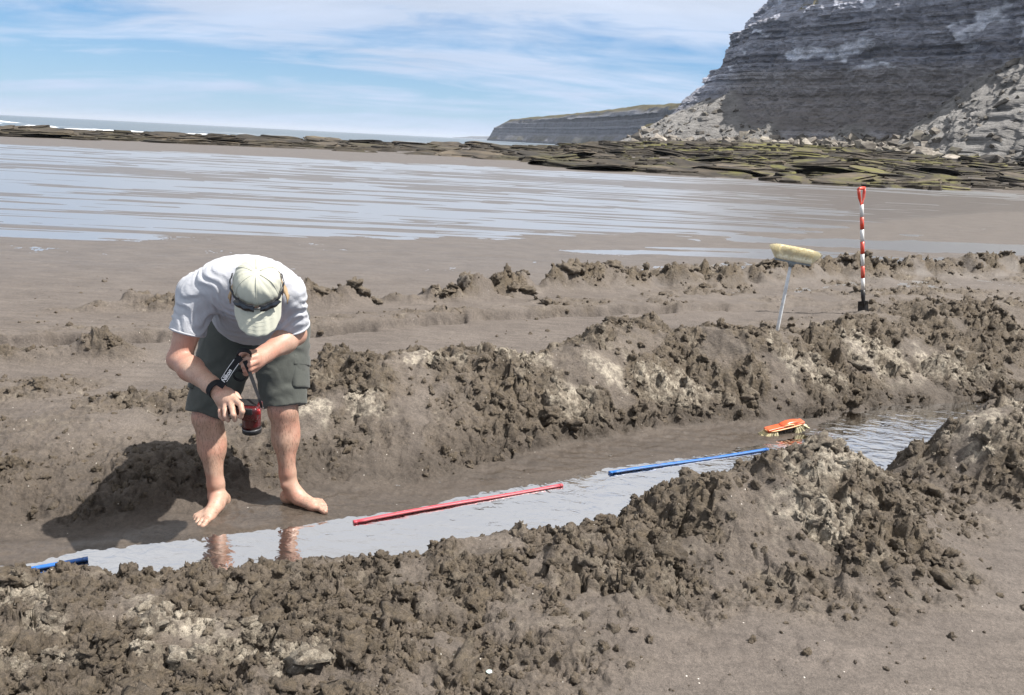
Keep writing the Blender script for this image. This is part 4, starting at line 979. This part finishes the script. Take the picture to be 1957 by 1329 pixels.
# legs
def leg(hip, knee, ank, heel, toe, side):
    hip, knee, ank = map(np.array, (hip, knee, ank)); heel = np.array(heel); toe = np.array(toe)
    f = nrm(np.array([*(toe - heel)[:2], 0])); z_ = np.array([0, 0, 1.]); o = np.cross(f, z_) * side      # o: little-toe side
    back = nrm(np.array([.0, 1, .05])); out = np.array([1., 0, 0]) * (1 if knee[0] > -1.17 else -1)
    v.cone(hip, knee, .088, .062, .04)
    v.ell(knee + (0, -.018, 0), (.052, .044, .058), None, .03)
    v.chain([knee, knee * .6 + ank * .4, ank * .86 + knee * .14, ank], [.056, .050, .0335, .031], .03)
    cm = knee * .70 + ank * .30
    v.ell(cm + back * .022 + out * .012, (.050, .050, .110), None, .03); v.ell(cm + back * .018 - out * .014 + (0, 0, -.01), (.046, .046, .10), None, .03)
    v.cone(knee + (0, -.030, -.06), ank + (0, -.016, .07), .024, .016, .03)                                   # shin
    for s_, dz in ((1, -.004), (-1, .006)): v.ell(ank + o * s_ * .027 + (0, 0, dz), (.015, .015, .018), None, .012)
    hz_ = heel[2]
    P = lambda a, b, c: heel + f * a + o * b + z_ * c
    v.ell(P(.030, 0, .034), (.034, .032, .034), (f, o, z_), .02)
    v.cone(ank + f * .008, P(.085, -.004, .050), .036, .034, .02); v.cone(P(.06, 0, .055), P(.165, -.010, .030), .033, .024, .02)
    v.cone(P(.03, .008, .022), P(.165, .028, .016), .024, .017, .02); v.cone(P(.10, -.018, .034), P(.19, -.024, .021), .022, .021, .02)
    v.ell(P(.178, .005, .019), (.034, .047, .018), (f, o, z_), .015)
    for k_, (b, ln_, r_, c) in enumerate([(-.032, .052, .0140, .014), (-.008, .050, .0092, .012), (.0115, .044, .0086, .011), (.0295, .036, .0082, .010), (.045, .025, .0080, .010)]):
        r0 = P(.196 - .010 * k_ * (k_ > 0) * .6, b * .95, .019); m_ = r0 + f * ln_ * .5 + z_ * .003 + o * b * .06; e = r0 + f * ln_ + o * b * .10; e[2] = hz_ + c * .85
        v.cone(r0, m_, r_ * .96, r_ * .94, .003); v.cone(m_, e, r_ * .94, r_ * .98, .002)
ZR = gz(-1.31, 3.2); ZL = gz(-.92, 3.33)
leg(hipR, kneeR, ankR, (-1.292, 3.345, ZR - .010), (-1.345, 3.07, ZR), 1)
leg(hipL, kneeL, ankL, (-1.045, 3.375, ZL - .010), (-.80, 3.30, ZL), -1)
# arms
def arm(sh_, el, wr):
    sh_, el, wr = map(np.array, (sh_, el, wr))
    v.ell(sh_, (.062, .062, .060), None, .03)
    v.chain([sh_, sh_ * .5 + el * .5, el], [.056, .050, .041], .02)
    v.chain([el, el * .68 + wr * .32, wr * .85 + el * .15, wr], [.041, .046, .031, .028], .02)
    d = nrm(wr - el); v.ell(el - d * .012, (.036, .036, .036), None, .02)
arm(shR, elR, wrR); arm(shL, elL, wrL)
# right hand: over the camera grip
A = lambda *p: [np.array(q) for q in p]
kn = A((-0.9731, 2.6350, 0.6120), (-0.9920, 2.6400, 0.6034), (-1.0122, 2.6480, 0.5918), (-1.0322, 2.6600, 0.5787))
for q in kn: v.cone(wrR, q, .024, .0125, .012, flat=((0, -.6, .5), .75))
pal = np.array((-1.0159, 2.6550, 0.6089)); v.ell(pal, (.036, .026, .030), None, .02)
F_ = [(kn[0], (-0.9388, 2.5950, 0.6099), (-0.9281, 2.5780, 0.5913), (-0.9359, 2.5820, 0.5681), .0096), (kn[1], (-0.9669, 2.5900, 0.5966), (-0.9575, 2.5720, 0.5802), (-0.9557, 2.5800, 0.5581), .0098), (kn[2], (-0.9986, 2.6050, 0.5838), (-0.9921, 2.5900, 0.5661), (-0.9843, 2.5920, 0.5502), .0093), (kn[3], (-1.0252, 2.6300, 0.5697), (-1.0184, 2.6150, 0.5557), (-1.0085, 2.6120, 0.5455), .0085)]
for (a, b, c, d, r_) in F_: v.cone(a, b, r_ * 1.18, r_ * 1.05, .006); v.cone(b, c, r_ * 1.05, r_, .003); v.cone(c, d, r_, r_ * .88, .003)
v.chain(A(wrR, (-1.0170, 2.6900, 0.6171), (-0.9945, 2.7000, 0.6050), (-0.9706, 2.6900, 0.5917)), [.022, .017, .0125, .010], .012)
# left hand: a fist round the bunched strap
pl = np.array((-0.9414, 2.7650, 0.7240)); v.ell(pl, (.030, .026, .036), None, .02); v.cone(wrL, pl, .028, .028, .02)
G_ = [((-0.9264, 2.7450, 0.7463), (-0.9488, 2.7150, 0.7436), (-0.9725, 2.7220, 0.7305), (-0.9867, 2.7450, 0.7173), .0098), ((-0.9241, 2.7420, 0.7294), (-0.9415, 2.7080, 0.7243), (-0.9635, 2.7160, 0.7150), (-0.9767, 2.7420, 0.7028), .0100), ((-0.9296, 2.7450, 0.7104), (-0.9416, 2.7120, 0.7055), (-0.9618, 2.7200, 0.6961), (-0.9745, 2.7450, 0.6860), .0095), ((-0.9383, 2.7520, 0.6919), (-0.9456, 2.7220, 0.6884), (-0.9638, 2.7300, 0.6811), (-0.9747, 2.7500, 0.6745), .0085)]
for (a, b, c, d, r_) in G_: v.cone(pl, a, .020, r_ * 1.2, .012); v.cone(a, b, r_ * 1.15, r_ * 1.05, .004); v.cone(b, c, r_ * 1.05, r_, .003); v.cone(c, d, r_, r_ * .9, .003)
v.chain(A((-0.9386, 2.7750, 0.7334), (-0.9559, 2.7650, 0.7492), (-0.9735, 2.7550, 0.7530), (-0.9854, 2.7500, 0.7458)), [.018, .013, .0115, .0095], .006)
def skin_material():
    m, t, b = newmat('skin')
    g = N(t, 'ShaderNodeNewGeometry'); pos = g.outputs['Position']; sp_ = N(t, 'ShaderNodeSeparateXYZ'); t.links.new(pos, sp_.inputs[0])
    n1 = noise(t, pos, 22, 5, .65)
    base = mixc(t, ramp(t, n1, [(.33, 0), (.68, 1)]), (.38, .235, .170), (.47, .31, .235))
    red = ramp(t, noise(t, pos, 9, 3, .5), [(.40, 0), (.62, .7)]); base = mixc(t, red, base, (.42, .20, .145))
    # fine dark hair on shins and forearms
    hair = ramp(t, noise(t, mapping(t, pos, (1, 1, .16)), 260, 3, .6, .6), [(.52, 0), (.62, 1)])
    zn = math_(t, 'MULTIPLY', ramp(t, sp_.outputs[2], [(0.0, 0), (.06, 1)]), ramp(t, sp_.outputs[2], [(.34, 1), (.42, 0)]))
    fz = math_(t, 'MULTIPLY', math_(t, 'MULTIPLY', ramp(t, sp_.outputs[2], [(.58, 0), (.61, 1)]), ramp(t, sp_.outputs[2], [(.72, 1), (.80, 0)])), .45)
    base = mixc(t, math_(t, 'MULTIPLY', math_(t, 'MULTIPLY', hair, math_(t, 'ADD', zn, fz)), .68), base, (.12, .07, .045))
    # sand stuck to the feet
    low = ramp(t, math_(t, 'ADD', sp_.outputs[2], .15), [(.0, .9), (.06, .45), (.15, 0)])
    grit = ramp(t, noise(t, pos, 75, 5, .7), [(.52, 0), (.62, 1)])
    base = mixc(t, math_(t, 'MULTIPLY', low, grit), base, (.13, .10, .075))
    t.links.new(base, b.inputs['Base Color']); b.inputs['Roughness'].default_value = .52
    b.inputs['Subsurface Weight'].default_value = .12; b.inputs['Subsurface Radius'].default_value = (.012, .005, .003); b.inputs['Subsurface Scale'].default_value = .6
    bump(t, b, noise(t, pos, 180, 4, .6), .35, .0015)
    return m
SKIN = skin_material()
body = child('body', v.mesh('body'), SKIN)

# ---- t-shirt -------------------------------------------------------
v = Vol((-1.40, 2.74, .58), (-.70, 3.56, 1.12), .0048)
v.ell(chest, (.178, .19, .130), (lat, spine, thick), .03)
v.ell(np.array(mid) + (0, 0, -.01), (.168, .19, .128), (lat, spine, thick), .06); v.ell(pel, (.172, .14, .135), (lat, spine, thick), .06)
v.ell((-1.035, 2.985, .965), (.185, .11, .098), (lat, spine, thick), .05)
v.ell((-1.10, 3.22, .775), (.150, .17, .115), (lat, spine, nrm(np.cross(spine, lat))), .06)                          # cloth hanging off the belly
v.cone(neck0 + (0, .03, .0), neck0 + (.02, -.035, .0), .092, .070, .03)
for a, b, out in ((shR, elR, -1), (shL, elL, 1)):
    a = np.array(a); b = np.array(b); v.ell(a, (.070, .072, .070), None, .05)
    v.cone(a, a + (b - a) * .74, .068, .064, .035)
P = v.coords()
d = v.a
sideP = P[..., 0] > -1.04
def crease(seed, freq, dR, dL_):
    a_ = folds(P, seed, freq, [dR], 3, .14); b_ = folds(P, seed + 1, freq, [dL_], 3, .14); w_ = np.where(sideP, b_, a_)
    return np.sign(w_) * np.abs(w_) ** .8
fd = crease(3, 125, (.55, -.25, .80), (-.55, -.25, .80)); fd2 = crease(5, 230, (.80, .2, .55), (-.80, .2, .55))
armz = np.exp(-((np.minimum(np.linalg.norm(P - np.array(shR, np.float32), axis=-1), np.linalg.norm(P - np.array(shL, np.float32), axis=-1)) - .10) / .09) ** 2)
under = ss(1.02, .86, P[..., 2])
d += (fd * (.0007 + .0030 * armz + .0016 * under) + fd2 * (.0003 + .0014 * armz + .0006 * under)).astype(np.float32)
# openings: hem, sleeve ends, neck
ax = nrm(spine * .9 + np.array((0, 0, .32)))
hem = ((P - np.array((-1.13, 3.335, .70), np.float32)) @ ax.astype(np.float32)) + .008 * np.sin(P[..., 0] * 24)
d = np.maximum(d, -hem)
for a, b in ((shR, elR), (shL, elL)):
    a = np.array(a, np.float32); b = np.array(b, np.float32); dn = (b - a) / np.linalg.norm(b - a); Q = P - a
    al = Q @ dn; rd = np.linalg.norm(Q - al[..., None] * dn, axis=-1)
    d = np.where((rd < .15) & (al > .08), np.maximum(d, al - .158), d)
nk = (P - (neck0 + np.array((.01, -.02, .0)))) @ nrm(headC - neck0).astype(np.float32)
nr2 = np.linalg.norm((P - neck0.astype(np.float32)) - ((P - neck0.astype(np.float32)) @ nrm(headC - neck0).astype(np.float32))[..., None] * nrm(headC - neck0).astype(np.float32), axis=-1)
d = np.where(nr2 < .10, np.maximum(d, nk - .0), d)
v.a = np.clip(d, -.06, .06).astype(np.float32)
def cloth(name, c1, c2, scale, bd, rough=.85):
    m, t, b = newmat(name)
    pos = N(t, 'ShaderNodeTexCoord').outputs['Object']
    n1 = noise(t, pos, scale, 5, .6); t.links.new(mixc(t, n1, c1, c2), b.inputs['Base Color'])
    b.inputs['Roughness'].default_value = rough; b.inputs['Sheen Weight'].default_value = .15; b.inputs['Specular IOR Level'].default_value = .2
    bump(t, b, math_(t, 'ADD', noise(t, pos, 38, 4, .6, .6), math_(t, 'MULTIPLY', noise(t, pos, 500, 2, .5), .25)), .5, bd)
    return m
WSH = cloth('white_cotton', (.38, .39, .42), (.45, .46, .49), 14, .006)
shirt = child('shirt', v.mesh('shirt'), WSH)
# seams round the sleeves and hems
def ringpts(c, axis, r, n=40, ell_=(1, 1), wob=0):
    axis = Vector(axis).normalized(); a = axis.orthogonal().normalized(); b = axis.cross(a)
    return [Vector(c) + a * (math.cos(t_) * r * ell_[0]) + b * (math.sin(t_) * r * ell_[1]) for t_ in np.linspace(0, 6.283, n, endpoint=False)]
for a, b in ((shR, elR), (shL, elL)):
    a = Vector(a); b = Vector(b); ax_ = (b - a).normalized()
    child('sleeve_hem', tube('sleeve_hem', ringpts(a + ax_ * .152, ax_, .0635, 44), .0042, 8, closed=True), WSH, shirt)

# ---- cargo shorts --------------------------------------------------
v = Vol((-1.54, 3.18, .22), (-.86, 3.72, .88), .0050)
v.ell(pel, (.185, .15, .145), (lat, spine, thick), .05)
hemR = np.array(kneeR) + (-.004, .012, .005); hemL = np.array(kneeL) + (.002, .010, .010)
for h_, e_, s_ in ((hipR, hemR, -1), (hipL, hemL, 1)):
    h_ = np.array(h_); v.cone(h_, e_ + (e_ - h_) * .25, .140, .089, .035); v.cone(h_ + (s_ * .03, -.05, -.06), h_ * .45 + e_ * .55 + (s_ * .01, -.015, 0), .115, .088, .04)
P = v.coords(); d = v.a
d += (.0055 * folds(P, 11, 58, [(.5, .2, .9), (-.5, .3, .8), (.1, 0, 1)], 8) + .0018 * folds(P, 12, 130, [(.4, .2, 1), (-.6, .2, .8)], 6)).astype(np.float32)
sep_ = P[..., 0] < -1.18 + .10 * (P[..., 2] - .5)
for h_, e_, m_ in ((hipR, hemR, sep_), (hipL, hemL, ~sep_)):
    h_ = np.array(h_); dn = nrm(e_ - h_).astype(np.float32); cut = (P - e_.astype(np.float32)) @ dn
    d = np.where(m_, np.maximum(d, cut + .004 * np.sin(P[..., 0] * 45)), d)
v.a = np.clip(d, -.06, .06).astype(np.float32)
GRN = cloth('olive_canvas', (.050, .055, .050), (.080, .084, .075), 20, .004)
shorts = child('shorts', v.mesh('shorts'), GRN)
for h_, e_, s_ in ((hipR, hemR, -1), (hipL, hemL, 1)):
    h_ = np.array(h_); dn = Vector(nrm(e_ - h_)); c = Vector(h_ * .36 + e_ * .64)
    out = Vector((s_ * .93, -.30, 0)); out = (out - dn * out.dot(dn)).normalized(); fw = dn.cross(out)
    M_ = Matrix((fw, -dn, out)).transposed().to_4x4()
    bm = bmesh.new(); rbox(bm, (0, 0, 0), (.125, .145, .030), bev=.42, seg=3); bmesh.ops.subdivide_edges(bm, edges=[e for e in bm.edges if e.calc_length() > .03], cuts=3, use_grid_fill=True)
    for q in bm.verts: q.co += Vector((0, 0, .005 * mnoise.noise(q.co * 30 + Vector((s_ * 4, 0, 0))) - q.co.x ** 2 * 3.2))
    bmesh.ops.transform(bm, matrix=Matrix.Translation(c + out * .104) @ M_, verts=bm.verts[:]); pk = child('cargo_pocket', from_bm(bm, 'cargo_pocket', True), GRN, shorts)
    bm = bmesh.new(); rbox(bm, (0, 0, 0), (.135, .050, .014), bev=.4, seg=2); bmesh.ops.subdivide_edges(bm, edges=[e for e in bm.edges if e.calc_length() > .03], cuts=3, use_grid_fill=True)
    for q in bm.verts: q.co += Vector((0, 0, -q.co.x ** 2 * 3.2 + .003 * mnoise.noise(q.co * 30)))
    bmesh.ops.transform(bm, matrix=Matrix.Translation(c + out * .119 - dn * .055) @ M_, verts=bm.verts[:]); child('pocket_flap', from_bm(bm, 'pocket_flap', True), GRN, shorts)
    child('leg_hem', tube('leg_hem', ringpts(Vector(e_) - dn * .020, dn, .0925, 44), .0032, 6, closed=True), GRN, shorts)
child('waistband', tube('waistband', ringpts(Vector(pel) + Vector(spine) * .055, spine, .165, 48, (1, .80)), [(.010, .014)] * 48, 10, closed=True), plain('dark_waistband', (.02, .02, .022), .7, .1, 30), shorts)

# ---- cap -----------------------------------------------------------
CAP = cloth('beige_cap', (.41, .41, .34), (.49, .49, .405), 18, .003)
C0 = headC
def cap_pt(a, th, k=1.0):
    """a: angle from the front round the head, th: 0 rim .. pi/2 button"""
    w = .0022 * math.sin(a * 7 + th * 5 + 1.3 * math.sin(a * 2)) * math.sin(th * 2) + .0014 * math.sin(a * 19 + 2 + 4 * th)
    c = math.cos(th) ** .62
    return C0 + sA * math.sin(a) * (.0815 + w) * c * k + gA * math.cos(a) * (.088 + w) * c * k + uA * (.088 * math.sin(th) ** .9 + w * .3 - .008) * k
na, nt_ = 72, 18
V = [cap_pt(6.28318 * i / na, (math.pi / 2 - .02) * j / (nt_ - 1)) for j in range(nt_) for i in range(na)]
V.append(cap_pt(0, math.pi / 2)); F = grid_faces(nt_, na, True); top_ = np.array([[(nt_ - 1) * na + i, (nt_ - 1) * na + (i + 1) % na, len(V) - 1] for i in range(na)])
cap = child('cap', mesh_np('cap', np.array(V), [F, top_], True), CAP)
sm = cap.modifiers.new('thickness', 'SOLIDIFY'); sm.thickness = .003; sm.offset = -1
# bill
nb_, nr_ = 41, 16; V = []
bd_ = gA * math.cos(.42) - uA * math.sin(.42); bn = uA * math.cos(.42) + gA * math.sin(.42)
for j in range(nr_):
    r = j / (nr_ - 1)
    for i in range(nb_):
        q = -1 + 2 * i / (nb_ - 1); a = q * 1.25
        p0 = cap_pt(a, .02, 1.005); ln_ = .098 * (1 - abs(q) ** 3.2) ** .75
        sx = math.sin(a) * .0815 * (1 + .10 * r * (1 - abs(q) ** 6))
        p = p0 + bd_ * ln_ * r + sA * (sx - math.sin(a) * .0815) - bn * (.030 * q * q * r + .010 * r * r)
        V.append(p)
bill = child('bill', mesh_np('bill', np.array(V), grid_faces(nr_, nb_), True), CAP, cap)
sm = bill.modifiers.new('thickness', 'SOLIDIFY'); sm.thickness = .004; sm.offset = 0
for k in range(5):                                             # stitched rows on the bill
    r = .38 + .135 * k; rj = r * (nr_ - 1); j0 = int(rj); fj = rj - j0; pts = [Vector(V[j0 * nb_ + i] * (1 - fj) + V[min(j0 + 1, nr_ - 1) * nb_ + i] * fj) + Vector(bn) * .0022 for i in range(3, nb_ - 3)]
    child('stitch_row', tube('stitch_row', pts, .0005, 5), plain('thread', (.42, .42, .35), .8, .1, 50) if k == 0 else bpy.data.materials['thread'], bill)
for a in (0, 1.05, 2.1, 3.14, 4.19, 5.24):                      # crown seams
    child('seam', tube('seam', [Vector(cap_pt(a, t_)) + Vector(uA) * .0008 for t_ in np.linspace(.06, 1.5, 16)], .0014, 6), CAP, cap)
# neck flap, folded out at both sides
for s_ in (-1, 1):
    V = []; n1_, n2_ = 10, 9
    for j in range(n2_):
        for i in range(n1_):
            a = s_ * (1.45 + 1.1 * i / (n1_ - 1)); p = cap_pt(a, .02, 1.0); r = j / (n2_ - 1)
            p = p + r * (-.050 * uA + np.array((s_ * .022, .0, -.030)) * (1 - .3 * i / n1_)) + sA * s_ * .006 * math.sin(i * 1.3 + r * 4) * r
            V.append(p)
    fl = child('neck_flap', mesh_np('neck_flap', np.array(V), grid_faces(n2_, n1_), True), plain('tan_lining', (.36, .25, .14), .85, .15, 30) if s_ < 0 else bpy.data.materials['tan_lining'], cap)
    sm = fl.modifiers.new('thickness', 'SOLIDIFY'); sm.thickness = .003
# hair at the temples
hv = []
for s_ in (-1, 1):
    hv.append(headC - uA * .022 + sA * s_ * .070 - gA * .02)
vv = Vol(headC - .14, headC + .14, .004)
for h_ in hv: vv.ell(h_, (.012, .045, .032), (sA, gA, uA), .01)
vv.ell(headC - gA * .05 - uA * .03, (.065, .045, .045), (sA, gA, uA), .02)
child('hair', vv.mesh('hair'), plain('brown_hair', (.06, .038, .022), .6, .3, 120, bumpd=.002), body)

# ---- sunglasses resting on the cap ----------------------------------
sg = empty('sunglasses', tuple(C0 + gA * .10)); SG0 = Vector(sg.location)
DARK = plain('black_frame', (.012, .012, .014), .28, .1, 30); LENS = plain('dark_lens', (.008, .009, .012), .07, .05, 20, spec=.8)
def sgc(name, me, mat): me.transform(Matrix.Translation(-SG0)); return link(name, me, mat, sg)
def gl_pt(a, h, off):
    p = cap_pt(a, .10, 1.0); rad_ = nrm(sA * math.sin(a) + gA * math.cos(a)); return Vector(p + rad_ * off + bn * h)
for s_ in (-1, 1):
    V = []; n1_, n2_ = 16, 8
    for j in range(n2_):
        for i in range(n1_):
            q = i / (n1_ - 1); w = -1 + 2 * j / (n2_ - 1); a = s_ * (.10 + .78 * q)
            hh = .0205 * (1 - abs(2 * q - .85) ** 3 * .45) * (1 if w > 0 else .95)
            V.append(gl_pt(a, .012 + w * hh * .55, .010 + w * -.012 + .004 * math.cos(w * 1.5)))
    o = sgc('lens', mesh_np('lens', np.array(V), grid_faces(n2_, n1_), True), LENS); sm = o.modifiers.new('thickness', 'SOLIDIFY'); sm.thickness = .0025
    sgc('temple_arm', tube('temple_arm', [gl_pt(s_ * a, .016 + .012 * (a - .8), .006) for a in np.linspace(.84, 2.0, 14)], [(.0045, .002)] * 14, 8), DARK)
    sgc('brow_bar', tube('brow_bar', [gl_pt(s_ * a, .0215, .003) for a in np.linspace(.08, .90, 14)], .0028, 8), DARK)
sgc('bridge', tube('bridge', [gl_pt(a, .016 + .003 * math.cos(a * 12), .010) for a in np.linspace(-.13, .13, 9)], .0034, 8), DARK)
tag(sg, 'black wraparound sunglasses resting on the front of the beige cap', 'sunglasses')

# ---- camera ---------------------------------------------------------
kc = Vector((-0.9248, 2.6480, 0.5747)); ca = empty('camera', tuple(kc)); 
xc = Vector((1, .10, -.02)).normalized(); dn_ = Vector((.02, .10, -.995)); dn_ = (dn_ - xc * dn_.dot(xc)).normalized(); vw = dn_.cross(xc).normalized()
if vw.y > 0: vw = -vw
ca.matrix_world = Matrix(((xc.x, vw.x, dn_.x, kc.x), (xc.y, vw.y, dn_.y, kc.y), (xc.z, vw.z, dn_.z, kc.z), (0, 0, 0, 1)))   # local x right, y to the viewer (top of camera), z along the lens
def gloss(name, col, rough): 
    m_ = plain(name, col, rough, .06, 60, spec=.6); m_.node_tree.nodes['Principled BSDF'].inputs['Coat Weight'].default_value = .5; return m_
CRED = gloss('red_metallic', (.060, .004, .006), .3); CBLK = plain('black_rubber', (.014, .014, .015), .5, .1, 60); CGLS = plain('lens_glass', (.01, .012, .02), .04, .02, 20, spec=.9); CSIL = plain('silver', (.55, .55, .56), .3, .05, 40, metal=.9)
def cb(name, boxes, mat, par=ca):
    bm = bmesh.new()
    for (c, sz, bv) in boxes: rbox(bm, c, sz, bev=bv, seg=3)
    return link(name, from_bm(bm, name, True), mat, par)
cb('camera_body', [((-.018, -.004, -.004), (.112, .072, .034), .30)], CRED)
cb('grip', [((-.068, -.004, .004), (.030, .068, .052), .35)], CBLK)
cb('viewfinder_hump', [((.006, .030, .002), (.056, .030, .052), .32)], CRED)
cb('flash_cover', [((.004, .044, -.012), (.028, .010, .022), .3)], CBLK)
cb('back_screen', [((-.010, -.006, -.024), (.074, .052, .006), .3)], CBLK)
cb('mode_dial', [((.037, .034, -.008), (.014, .014, .022), .4)], gloss('bright_red', (.28, .012, .014), .25))
ln = link('lens_barrel', tube('lens_barrel', [(.004, .004, .010), (.004, .004, .030), (.004, .004, .052), (.004, .004, .066)], [.0345, .0335, .0325, .0325], 32), CRED, ca)
link('lens_ring', tube('lens_ring', [(.004, .004, .0655), (.004, .004, .074), (.004, .004, .086)], [.0338, .0342, .0335], 32), CBLK, ln)
link('name_ring', tube('name_ring', [(.004, .004, .0685), (.004, .004, .0695)], [.0345, .0345], 32), CSIL, ln)
link('front_glass', tube('front_glass', [(.004, .004, .0855), (.004, .004, .0868)], [.026, .022], 28), CGLS, ln)
link('shutter_button', tube('shutter_button', [(-.060, .034, .010), (-.060, .040, .012)], [.008, .007], 16), CSIL, ca)
for x_ in (-.084, .043): link('strap_lug', tube('strap_lug', ringpts((x_, .010, -.012), (0, 1, 0), .0055, 14), .0012, 6, closed=True), CSIL, ca)
link('side_button', tube('side_button', [(-.029, .018, .052), (-.031, .022, .052)], [.0045, .004], 12), CSIL, ca)
tag(ca, 'red camera with black lens pointing down in the person\'s right hand', 'camera')
cinv = ca.matrix_world.inverted()
STR = plain('black_webbing', (.012, .0125, .015), .75, .2, 120, spec=.2)
def ribbon(name, pts, width, normal, thick_=.0016, mat=STR, par=None, sub=6):
    """flat band through pts, its face turned towards `normal`"""
    Pn = [Vector(p) for p in pts]; Q = []; Wd = []
    wl = width if hasattr(width, '__len__') else [width] * len(Pn)
    for i in range(len(Pn) - 1):
        a, b, c, d_ = Pn[max(i - 1, 0)], Pn[i], Pn[i + 1], Pn[min(i + 2, len(Pn) - 1)]
        for k in range(sub):
            t_ = k / sub; Q.append(.5 * ((2 * b) + (c - a) * t_ + (2 * a - 5 * b + 4 * c - d_) * t_ ** 2 + (3 * b - a - 3 * c + d_) * t_ ** 3)); Wd.append(wl[i] + (wl[i + 1] - wl[i]) * t_)
    Q.append(Pn[-1]); Wd.append(wl[-1]); V = []; nl = len(Q)
    for i in range(nl):
        T = (Q[min(i + 1, nl - 1)] - Q[max(i - 1, 0)]).normalized(); nn = normal(i / (nl - 1), Q[i], T) if callable(normal) else Vector(normal)
        nn = (nn - T * nn.dot(T)).normalized(); sd = T.cross(nn)
        for (x_, y_) in ((-.5, -.5), (.5, -.5), (.5, .5), (-.5, .5)): V.append(cinv @ (Q[i] + sd * x_ * Wd[i] + nn * y_ * thick_))
    F = grid_faces(nl, 4, True).tolist() + [[0, 1, 2, 3], [(nl - 1) * 4 + k for k in (3, 2, 1, 0)]]
    me = bpy.data.meshes.new(name); me.from_pydata([tuple(q) for q in V], [], F); me.update()
    return link(name, me, mat, par or ca)
toCam = Vector((.32, -.93, .25))
lug = ca.matrix_world @ Vector((.044, .012, -.014))
ribbon('neck_strap', [lug, (-0.8855, 2.6300, 0.6242), (-0.9057, 2.6600, 0.6466), (-0.9261, 2.6900, 0.6695), (-0.9415, 2.7050, 0.6957), (-0.9484, 2.7000, 0.7204), (-0.9552, 2.7000, 0.7396)], [.008, .009, .011, .013, .014, .015, .016], toCam)
# loop standing above the fist and a smaller one below it
c1 = Vector((-0.9616, 2.7150, 0.7566)); c2 = Vector((-0.9870, 2.7300, 0.6739))
e1, e2 = Vector((.95, .05, .3)).normalized(), Vector((-.2, -.55, .8)).normalized(); ax1 = e1.cross(e2)
ribbon('strap_loop', [c1 + e1 * (.024 * math.cos(t_)) + e2 * (.026 * math.sin(t_)) for t_ in np.linspace(0, 6.283, 15)], .017, lambda u, p, T: p - c1 - ax1 * .001, .003, sub=4)
e3, e4 = Vector((1, .1, .1)).normalized(), Vector((-.1, -.25, .95)).normalized()
ribbon('strap_loop', [c2 + e3 * (.021 * math.cos(t_)) + e4 * (.021 * math.sin(t_)) for t_ in np.linspace(0, 6.283, 15)], .012, lambda u, p, T: p - c2, .0025, sub=4)
wide = [(-0.9642, 2.6950, 0.7522), (-0.9781, 2.6800, 0.7421), (-0.9952, 2.6620, 0.7134), (-1.0166, 2.6550, 0.6775), (-1.0318, 2.6480, 0.6535)]
band = ribbon('strap_pad', wide, [.018, .024, .027, .027, .026], toCam, .0028)
def edge_line(s_):
    pts = []
    for i in range(1, 4):
        p = Vector(wide[i]); T = (Vector(wide[i + 1]) - Vector(wide[i - 1])).normalized(); nn = (toCam - T * toCam.dot(T)).normalized(); pts.append(p + T.cross(nn) * s_ * .0108 + nn * .0019)
    return pts
WPR = plain('white_print', (.72, .72, .72), .6, .05, 60)
for s_ in (-1, 1): ribbon('printed_line', edge_line(s_), .0016, toCam, .0004, WPR, band)
# lettering on the pad
tcu = bpy.data.curves.new('strap_lettering', 'FONT'); tcu.body = 'Nikon'; tcu.size = .0205; tcu.align_x = 'CENTER'; tcu.align_y = 'CENTER'; tcu.shear = .22; tcu.offset = .0006; tcu.resolution_u = 3
to_ = bpy.data.objects.new('strap_lettering', tcu); COL.objects.link(to_); bpy.context.view_layer.update()
tme = bpy.data.meshes.new_from_object(to_.evaluated_get(bpy.context.evaluated_depsgraph_get())); bpy.data.objects.remove(to_)
pm_ = (Vector(wide[2]) * .45 + Vector(wide[3]) * .55); Tt = (Vector(wide[2]) - Vector(wide[3])).normalized(); nn = (toCam - Tt * toCam.dot(Tt)).normalized(); up_ = nn.cross(Tt)
Mt = Matrix(((Tt.x, up_.x, nn.x, 0), (Tt.y, up_.y, nn.y, 0), (Tt.z, up_.z, nn.z, 0), (0, 0, 0, 1)))
tme.transform(cinv @ Matrix.Translation(pm_ + nn * .0026) @ Mt); tme.materials.clear()
link('strap_lettering', tme, WPR, band)
# turn of the strap round the wrist
wa = Vector(wrR) * .8 + Vector(elR) * .2; wax = (Vector(wrR) - Vector(elR)).normalized(); wc_ = Vector(wrR) + wax * .004
a1 = wax.orthogonal().normalized(); a2 = wax.cross(a1)
ribbon('wrist_loop', [wc_ + a1 * (.0335 * math.cos(t_)) + a2 * (.0335 * math.sin(t_)) + wax * .006 * math.sin(t_) for t_ in np.linspace(0, 6.283, 19)], .024, lambda u, p, T: p - wc_, .003, sub=4)

# ================================================================== HAZE
bm = bmesh.new(); bmesh.ops.create_cube(bm, size=1.0)
hz_ = link('haze', from_bm(bm, 'haze')); hz_.location = (0, 12000, 26.0); hz_.scale = (90000, 30000, 68.0)
m, t, b = newmat('sea_haze'); t.nodes.remove(b)
vp = N(t, 'ShaderNodeVolumePrincipled'); vp.inputs['Color'].default_value = (.80, .88, 1.0, 1); vp.inputs['Density'].default_value = .00011; vp.inputs['Anisotropy'].default_value = .2
t.links.new(vp.outputs[0], [n for n in t.nodes if n.type == 'OUTPUT_MATERIAL'][0].inputs['Volume'])
hz_.data.materials.append(m)
tag(hz_, 'thin sea haze over the beach and headland', 'haze', kind='stuff')
